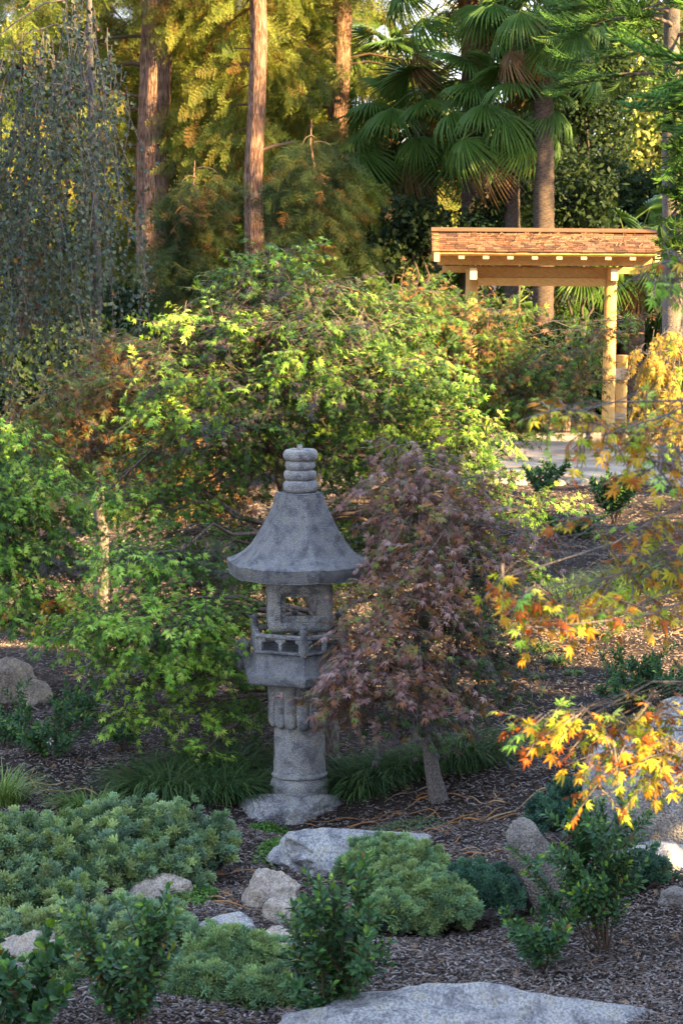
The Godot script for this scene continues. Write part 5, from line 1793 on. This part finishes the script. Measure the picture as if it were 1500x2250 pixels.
func conifers() -> void:
	R.seed = 515
	var cols := [Color(.075, .17, .035), Color(.10, .21, .04), Color(.06, .13, .03), Color(.14, .23, .05)]
	var br := []
	for k in 50:
		var y := lerpf(2.4, 8.2, k / 50.0) + rnd(-.1, .1)
		var a := [180.0, 150.0, 120.0, 205.0, 90.0, 165.0, 60.0, 135.0][k % 8] as float
		a += rnd(-18, 18)
		if y < 4.5 and cos(deg_to_rad(a)) < -.2:
			a = rnd(40, 100)
		br.append([y, a, rnd(.8, 1.4) * (.6 if y < 4.3 else 1.0), 7])
	rope_conifer("rope_leaved_conifer", "conifer with rope-like green shoots standing right of the gate", on_ground(3.757, -28), 11.0, .115, br, .52, cols)
	br = []
	var near_cols := [Color(.12, .26, .05), Color(.16, .30, .06), Color(.09, .2, .05)]
	for k in 12:
		br.append([4.0 + k * .12 + rnd(-.05, .05), 175.0 + rnd(-25, 25), rnd(1.5, 2.0), 9])
	for k in 26:
		br.append([4.1 + k * .12, rnd(-150, 120), rnd(1.0, 1.9), 7])
	rope_conifer("rope_leaved_conifer", "near conifer branches hanging blurred into the top right corner", on_ground(3.0, -8.8), 7.5, .13, br, .4, near_cols)


func low_plants() -> void:
	R.seed = 522
	var jg := [Color(.36, .47, .23), Color(.28, .40, .22), Color(.43, .51, .21), Color(.25, .37, .24)]
	var jy := [Color(.27, .35, .12), Color(.20, .30, .13), Color(.15, .24, .13)]
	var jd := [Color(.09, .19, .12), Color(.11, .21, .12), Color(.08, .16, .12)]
	var jm := [Color(.30, .42, .18), Color(.23, .36, .19), Color(.36, .46, .18)]
	juniper("widest blue-green juniper mound at the left before the grass", [[Vector3(-1.55, 0.027, -12.9), Vector3(0.458, 0.241, 0.366)], [Vector3(-1.132, 0.124, -13.2), Vector3(0.37, 0.185, 0.296)], [Vector3(-1.723, 0.085, -13.1), Vector3(0.294, 0.191, 0.235)], [Vector3(-1.261, -0.001, -12.7), Vector3(0.356, 0.19, 0.249)], [Vector3(-0.874, 0.118, -13.1), Vector3(0.269, 0.142, 0.215)], [Vector3(-0.713, 0.122, -12.9), Vector3(0.145, 0.108, 0.116)], [Vector3(-1.963, 0.049, -12.7), Vector3(0.285, 0.285, 0.228)], [Vector3(-0.945, 0.073, -12.7), Vector3(0.237, 0.119, 0.166)], [Vector3(-1.551, -0.04, -12.3), Vector3(0.345, 0.138, 0.207)]], 6500, .06, jg + jy)
	juniper("low juniper spreading below the widest juniper mound", [[Vector3(-1.409, 0.023, -11.5), Vector3(0.279, 0.107, 0.195)], [Vector3(-1.173, 0.029, -11.8), Vector3(0.242, 0.099, 0.17)], [Vector3(-0.91, 0.062, -11.6), Vector3(0.217, 0.087, 0.152)]], 2200, .056, jg)
	juniper("small round juniper on the flat rock right of the lantern", [[Vector3(0.246, 0.084, -12.9), Vector3(0.181, 0.092, 0.163)], [Vector3(0.375, 0.098, -12.7), Vector3(0.142, 0.071, 0.128)], [Vector3(0.122, 0.072, -12.8), Vector3(0.108, 0.062, 0.097)]], 1900, .056, jm)
	juniper("bright green juniper in the middle before the tilted stone", [[Vector3(0.344, 0.09, -12), Vector3(0.224, 0.134, 0.202)], [Vector3(0.5, 0.094, -11.9), Vector3(0.156, 0.1, 0.14)], [Vector3(0.226, 0.075, -11.8), Vector3(0.132, 0.11, 0.119)]], 2200, .056, jm)
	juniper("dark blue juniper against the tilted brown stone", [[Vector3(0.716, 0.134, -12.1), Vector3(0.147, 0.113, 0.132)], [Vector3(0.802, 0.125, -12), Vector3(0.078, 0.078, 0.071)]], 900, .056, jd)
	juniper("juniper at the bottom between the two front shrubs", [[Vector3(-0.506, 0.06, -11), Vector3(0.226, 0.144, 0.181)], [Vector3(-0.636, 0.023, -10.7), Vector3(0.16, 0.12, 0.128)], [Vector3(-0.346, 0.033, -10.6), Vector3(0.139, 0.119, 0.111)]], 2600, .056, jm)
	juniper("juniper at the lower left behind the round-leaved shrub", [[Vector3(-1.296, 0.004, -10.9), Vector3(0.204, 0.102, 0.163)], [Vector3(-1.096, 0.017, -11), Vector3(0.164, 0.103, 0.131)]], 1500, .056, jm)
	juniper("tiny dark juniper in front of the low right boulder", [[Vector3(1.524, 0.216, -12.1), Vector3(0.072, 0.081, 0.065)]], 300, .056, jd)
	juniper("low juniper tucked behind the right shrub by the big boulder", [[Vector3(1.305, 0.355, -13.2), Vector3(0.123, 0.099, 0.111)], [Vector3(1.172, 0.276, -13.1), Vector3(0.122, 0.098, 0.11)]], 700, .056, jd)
	# grasses
	var dk := [Color(.05, .10, .03), Color(.07, .13, .04), Color(.04, .09, .045), Color(.12, .18, .06)]
	var lt := [Color(.10, .17, .04), Color(.14, .2, .05), Color(.07, .13, .03)]
	grass_clump("mondo_grass", "dark mondo grass clump left of the lantern, nearest its base", "grass", Vector3(-0.741, -0.01, -15), 900, .34, .24, dk)
	grass_clump("mondo_grass", "dark mondo grass clump at the left of the bed beside the big juniper", "grass", Vector3(-1.069, 0.019, -15), 1000, .36, .36, dk)
	grass_clump("mondo_grass", "dark mondo grass behind the other two clumps left of the lantern", "grass", Vector3(-0.822, 0.051, -15.46), 700, .34, .36, dk)
	grass_clump("mondo_grass", "dark mondo grass clump between lantern shaft and purple maple trunk", "grass", Vector3(0.143, 0.005, -15.06), 900, .34, .22, dk)
	grass_clump("mondo_grass", "dark mondo grass clump touching the purple maple trunk on its left", "grass", Vector3(0.374, 0.046, -15.14), 700, .32, .22, dk)
	grass_clump("mondo_grass", "dark mondo grass clump right of the purple maple trunk", "grass", Vector3(0.75, 0.106, -15.2), 800, .38, .28, dk)
	grass_clump("mondo_grass", "paler small grass tuft at the left end of the mondo bed", "grass", Vector3(-1.517, 0.017, -14.5), 350, .26, .2, lt)
	grass_clump("mondo_grass", "bright green fine grass at the left edge", "grass", Vector3(-2.085, 0.018, -14.62), 420, .32, .16, [Color(.16, .24, .05), Color(.2, .28, .07), Color(.1, .17, .04)], .004, "", .8)
	var k := 0
	for q in [[1080, 1425, 90, .13], [1185, 1440, 130, .15], [1225, 1455, 140, .15], [1285, 1405, 80, .1], [1325, 1415, 70, .1], [1300, 1375, 60, .09], [1100, 1485, 90, .12], [1260, 1480, 70, .1], [1180, 1480, 60, .1], [1380, 1370, 60, .1], [1070, 1390, 60, .1]]:
		grass_clump("grass_tuft", "short green grass tuft on the open mulch right of the purple maple", "grass", spots(k), q[2], q[3], .05, lt if k % 2 else dk, .005, "young grass tufts planted on the slope")
		k += 1
	grass_clump("mondo_grass", "large soft grass clump on the slope behind the orange branches", "grass", Vector3(2.434, 0.552, -20.18), 700, .4, .4, lt)
	grass_clump("mondo_grass", "large soft grass clump at the right edge of the slope", "grass", Vector3(2.844, 0.56, -20.4), 500, .4, .3, lt)
	grass_clump("mondo_grass", "dark grass clump on the slope left of the soft grass", "grass", Vector3(1.907, 0.523, -19.84), 500, .36, .34, dk)
	# leafy shrubs
	shrub("leafy shrub at the bottom left with pale shoot tips", Vector3(-0.875, 0.057, -9.9), .66, .27, 10, .047, 300, {"arms": 7})
	shrub("tall narrow shrub in the middle of the bottom, nearest the viewer", Vector3(0, 0.057, -10.02), .74, .2, 9, .046, 300, {"arms": 6})
	shrub("shrub at the left of the middle shrub, with drooping stems", Vector3(-0.097, 0.06, -10.12), .45, .22, 7, .044, 150, {"arms": 5})
	shrub("leafy stem leaning far left across the tilted brown stone", Vector3(1.183, 0.116, -11.14), .50, .03, 2, .042, 120, {"lean": Vector3(-.85, 0, 0), "arms": 3})
	shrub("upright bright-topped shrub right of the tilted brown stone", Vector3(1.224, 0.122, -11.12), .74, .17, 12, .044, 300, {"arms": 8, "lean": Vector3(-.12, 0, 0)})
	shrub("low dark shrub creeping at the foot of the tilted stone", Vector3(0.92, 0.094, -10.92), .27, .28, 13, .042, 150, {"arms": 5, "tips": .2})
	shrub("round-leaved shrub in the lower left corner", Vector3(-1.321, 0.057, -9.96), .5, .34, 9, .058, 200, {"shape": "round", "arms": 4})
	shrub("white-flowered low shrub at the left, in front of the tan rocks", Vector3(-1.915, 0.048, -15.76), .40, .38, 12, .040, 250, {"flat": 1, "arms": 5, "tips": .25, "flower": Vector3(-1.894, 0.208, -15.6)})
	shrub("low leafy shrub at the left edge under the tan rock", Vector3(-2.259, 0.049, -16.2), .42, .3, 9, .040, 120, {"flat": 1, "arms": 5, "tips": .25})
	shrub("low leafy shrub right of the square-ended tan rock", Vector3(-1.869, 0.077, -16.86), .36, .26, 9, .040, 120, {"flat": 1, "arms": 4, "tips": .25})
	shrub("small leafy shrub under the green maple's hanging branches", Vector3(-1.451, 0.07, -16.1), .32, .2, 8, .038, 100, {"flat": 1, "arms": 4, "tips": .25})
	shrub("small dark shrub just left of the lantern shaft", Vector3(-0.745, 0.107, -16.38), .3, .24, 8, .038, 60, {"flat": 1, "arms": 4, "tips": .1})
	shrub("dense dark shrub at the right under the orange branches, left half", Vector3(1.946, 0.302, -16.18), .46, .34, 14, .040, 250, {"flat": 1, "arms": 6, "tips": .3})
	shrub("dense dark shrub at the right edge above the big boulders", Vector3(2.233, 0.298, -16.04), .52, .3, 12, .040, 150, {"flat": 1, "arms": 6, "tips": .3})
	shrub("thin shrub with round leaves in front of the kerb", Vector3(2.163, 0.764, -25.9), .42, .3, 7, .058, 60, {"shape": "round", "arms": 3, "tips": 0})
	shrub("fuller round-leaved shrub by the kerb under the gate post", Vector3(2.708, 0.702, -24.02), .55, .32, 10, .058, 100, {"shape": "round", "arms": 4, "tips": 0})
	shrub("low white-flowered shrub below the kerb", Vector3(2.245, 0.667, -22.96), .32, .4, 10, .052, 60, {"shape": "round", "arms": 4, "tips": 0, "flat": 1, "flower": Vector3(2.582, 0.71, -24.2)})
	shrub("low green shrub on the far left slope below the bronze maple", Vector3(-2.317, 0.204, -23.66), .5, .5, 12, .06, 60, {"flat": 1, "arms": 5, "tips": .2})
	shrub("low green shrub on the far left slope nearer the left edge", Vector3(-2.872, 0.188, -27.28), .5, .55, 12, .06, 60, {"flat": 1, "arms": 5, "tips": .2})
	shrub("small leafy shrub right of the purple maple on bare mulch", Vector3(1.552, 0.207, -15.14), .26, .12, 5, .03, 0, {"arms": 3, "tips": .3})
	# creeping covers
	var moss := [Color(.09, .2, .04), Color(.07, .16, .03), Color(.13, .24, .05)]
	ground_cover("bright green creeping cover right of the small tan rock", Vector3(-0.798, -0.004, -12.48), .15, .28, 1500, .018, moss)
	ground_cover("green creeping cover at the left foot of the lantern boulder", Vector3(-0.44, -0.117, -14.44), .13, .16, 900, .016, moss)
	ground_cover("green creeping cover left of the broad flat rock", Vector3(-0.36, -0.015, -13.5), .14, .3, 1000, .016, moss)
	ground_cover("thin grey-green cover behind the broad flat rock", Vector3(0.378, -0.024, -14.2), .26, .2, 900, .014, [Color(.1, .17, .08), Color(.13, .19, .1)])


func spots(k: int) -> Vector3:
	var p: Array = [Vector3(1.147, 0.36, -18.4), Vector3(1.479, 0.374, -18), Vector3(1.591, 0.369, -17.72), Vector3(1.855, 0.437, -18.36), Vector3(1.974, 0.431, -18.18), Vector3(1.953, 0.472, -18.82), Vector3(1.16, 0.302, -17.52), Vector3(1.672, 0.35, -17.34), Vector3(1.418, 0.333, -17.44), Vector3(2.244, 0.48, -18.88), Vector3(1.145, 0.396, -18.96)]
	return p[k]


func litter() -> void:
	R.seed = 529
	# shredded bark over the ground
	var box := BoxMesh.new()
	box.size = Vector3.ONE
	var tfs := []
	var tint := PackedColorArray()
	var chips := [Color(.18, .145, .13), Color(.12, .093, .082), Color(.22, .185, .17), Color(.075, .056, .048), Color(.15, .095, .065), Color(.30, .26, .235)]
	for k in 160000:
		var d := 9.6 * pow(3.1, R.randf())
		var x := rnd(-.17, .17) * d
		var p := on_ground(x, -d)
		if x > .9 and d > 26.8 or N1.get_noise_2d(x * 1.6 + 9, d * 1.6) < rnd(-1.3, 0):
			continue
		var l := rnd(.007, .028) * (1.0 + d * .02) * (2.3 if R.randf() < .04 else 1.0)
		tfs.append(Transform3D(Basis.from_euler(Vector3(rnd(-.35, .35), rnd(0, TAU), rnd(-.3, .3))) * Basis.from_scale(Vector3(rnd(.003, .008), rnd(.002, .005), l)), p + Vector3(0, rnd(.004, .018), 0)))
		tint.append((chips[R.randi() % 6] as Color) * rnd(.7, 1.15))
	tag(many(self, "bark_mulch", box, M.chip, tfs, tint), "loose grey-brown bark chips strewn over the ground", "mulch")
	tfs = []
	tint = PackedColorArray()
	for k in 1900:
		var d := 9.6 * pow(3.0, R.randf())
		var x := rnd(-.16, .16) * d
		if x > .9 and d > 26.8:
			continue
		tfs.append(Transform3D(leaf_basis(rvec() * Vector3(1, .3, 1), Vector3.UP + rvec() * .7, rnd(.018, .045)), on_ground(x, -d, .018)))
		tint.append(Color(.2, .11, .06).lerp(Color(.34, .22, .13), R.randf()))
	tag(many(self, "leaf_litter", plain_leaf("maple"), M.leaf_dull, tfs, tint), "dry brown leaves scattered on the mulch", "leaf litter")
	# fallen rope-like twigs: [centre of a patch, spread, how many, label]
	for q in [[Vector3(0.546, 0.008, -14.36), Vector2(.55, .5), 24, "orange-brown fallen twig on the mulch around the purple maple's foot"], [Vector3(0.625, 0.016, -13.12), Vector2(.5, .45), 14, "orange-brown fallen twig between the flat rock and the tilted stone"], [Vector3(1.358, 0.229, -15.92), Vector2(.7, 1.0), 20, "pale fallen twig on the shaded slope under the orange branches"], [Vector3(1.745, 0.435, -18.48), Vector2(.8, .8), 22, "fallen twig on the sunlit patch of slope at the right"], [Vector3(-0.65, 0.001, -12.6), Vector2(.4, .5), 14, "orange-brown fallen twig between juniper and tan rocks at the left"], [Vector3(-1.321, 0.051, -15.46), Vector2(.5, .6), 8, "fallen twig on the mulch left of the mondo grass"], [Vector3(2.071, 0.631, -22.02), Vector2(.9, 1.2), 8, "fallen twig on the slope below the kerb"], [Vector3(-0.302, 0.102, -15.94), Vector2(.4, .6), 6, "fallen twig on the mulch behind the lantern shaft"]]:
		for k in q[2]:
			var p: Vector3 = q[0] + Vector3(R.randfn(0, .5) * q[1].x, 0, R.randfn(0, .5) * q[1].y)
			p = on_ground(p.x, p.z, .012)
			var b := MB.new()
			b.col = (Color(.30, .145, .06) if k % 3 else Color(.34, .22, .12)) * rnd(.7, 1.2)
			var a := rnd(-.7, .7) + (PI if R.randf() < .5 else 0.0)
			var l := rnd(.18, .55)
			var pts := []
			var rads := []
			var at := Vector3.ZERO
			var curl := rnd(-.16, .16)
			for s in 11:
				pts.append(on_ground(p.x + at.x, p.z + at.z, .010 + .012 * sin(s * 1.1 + k)) - p)
				rads.append(.0065 * (1.0 - .06 * s) * (1.1 if s % 2 else .85))
				a += curl + rnd(-.08, .08)
				at += Vector3(cos(a), 0, sin(a)) * l / 10
			b.tube(pts, rads, 5)
			var o := put(self, "fallen_twig", b.done(), M.twig, Transform3D(Basis(), p))
			tag(o, q[3], "twig", q[3].replace("fallen twig", "fallen twigs"))
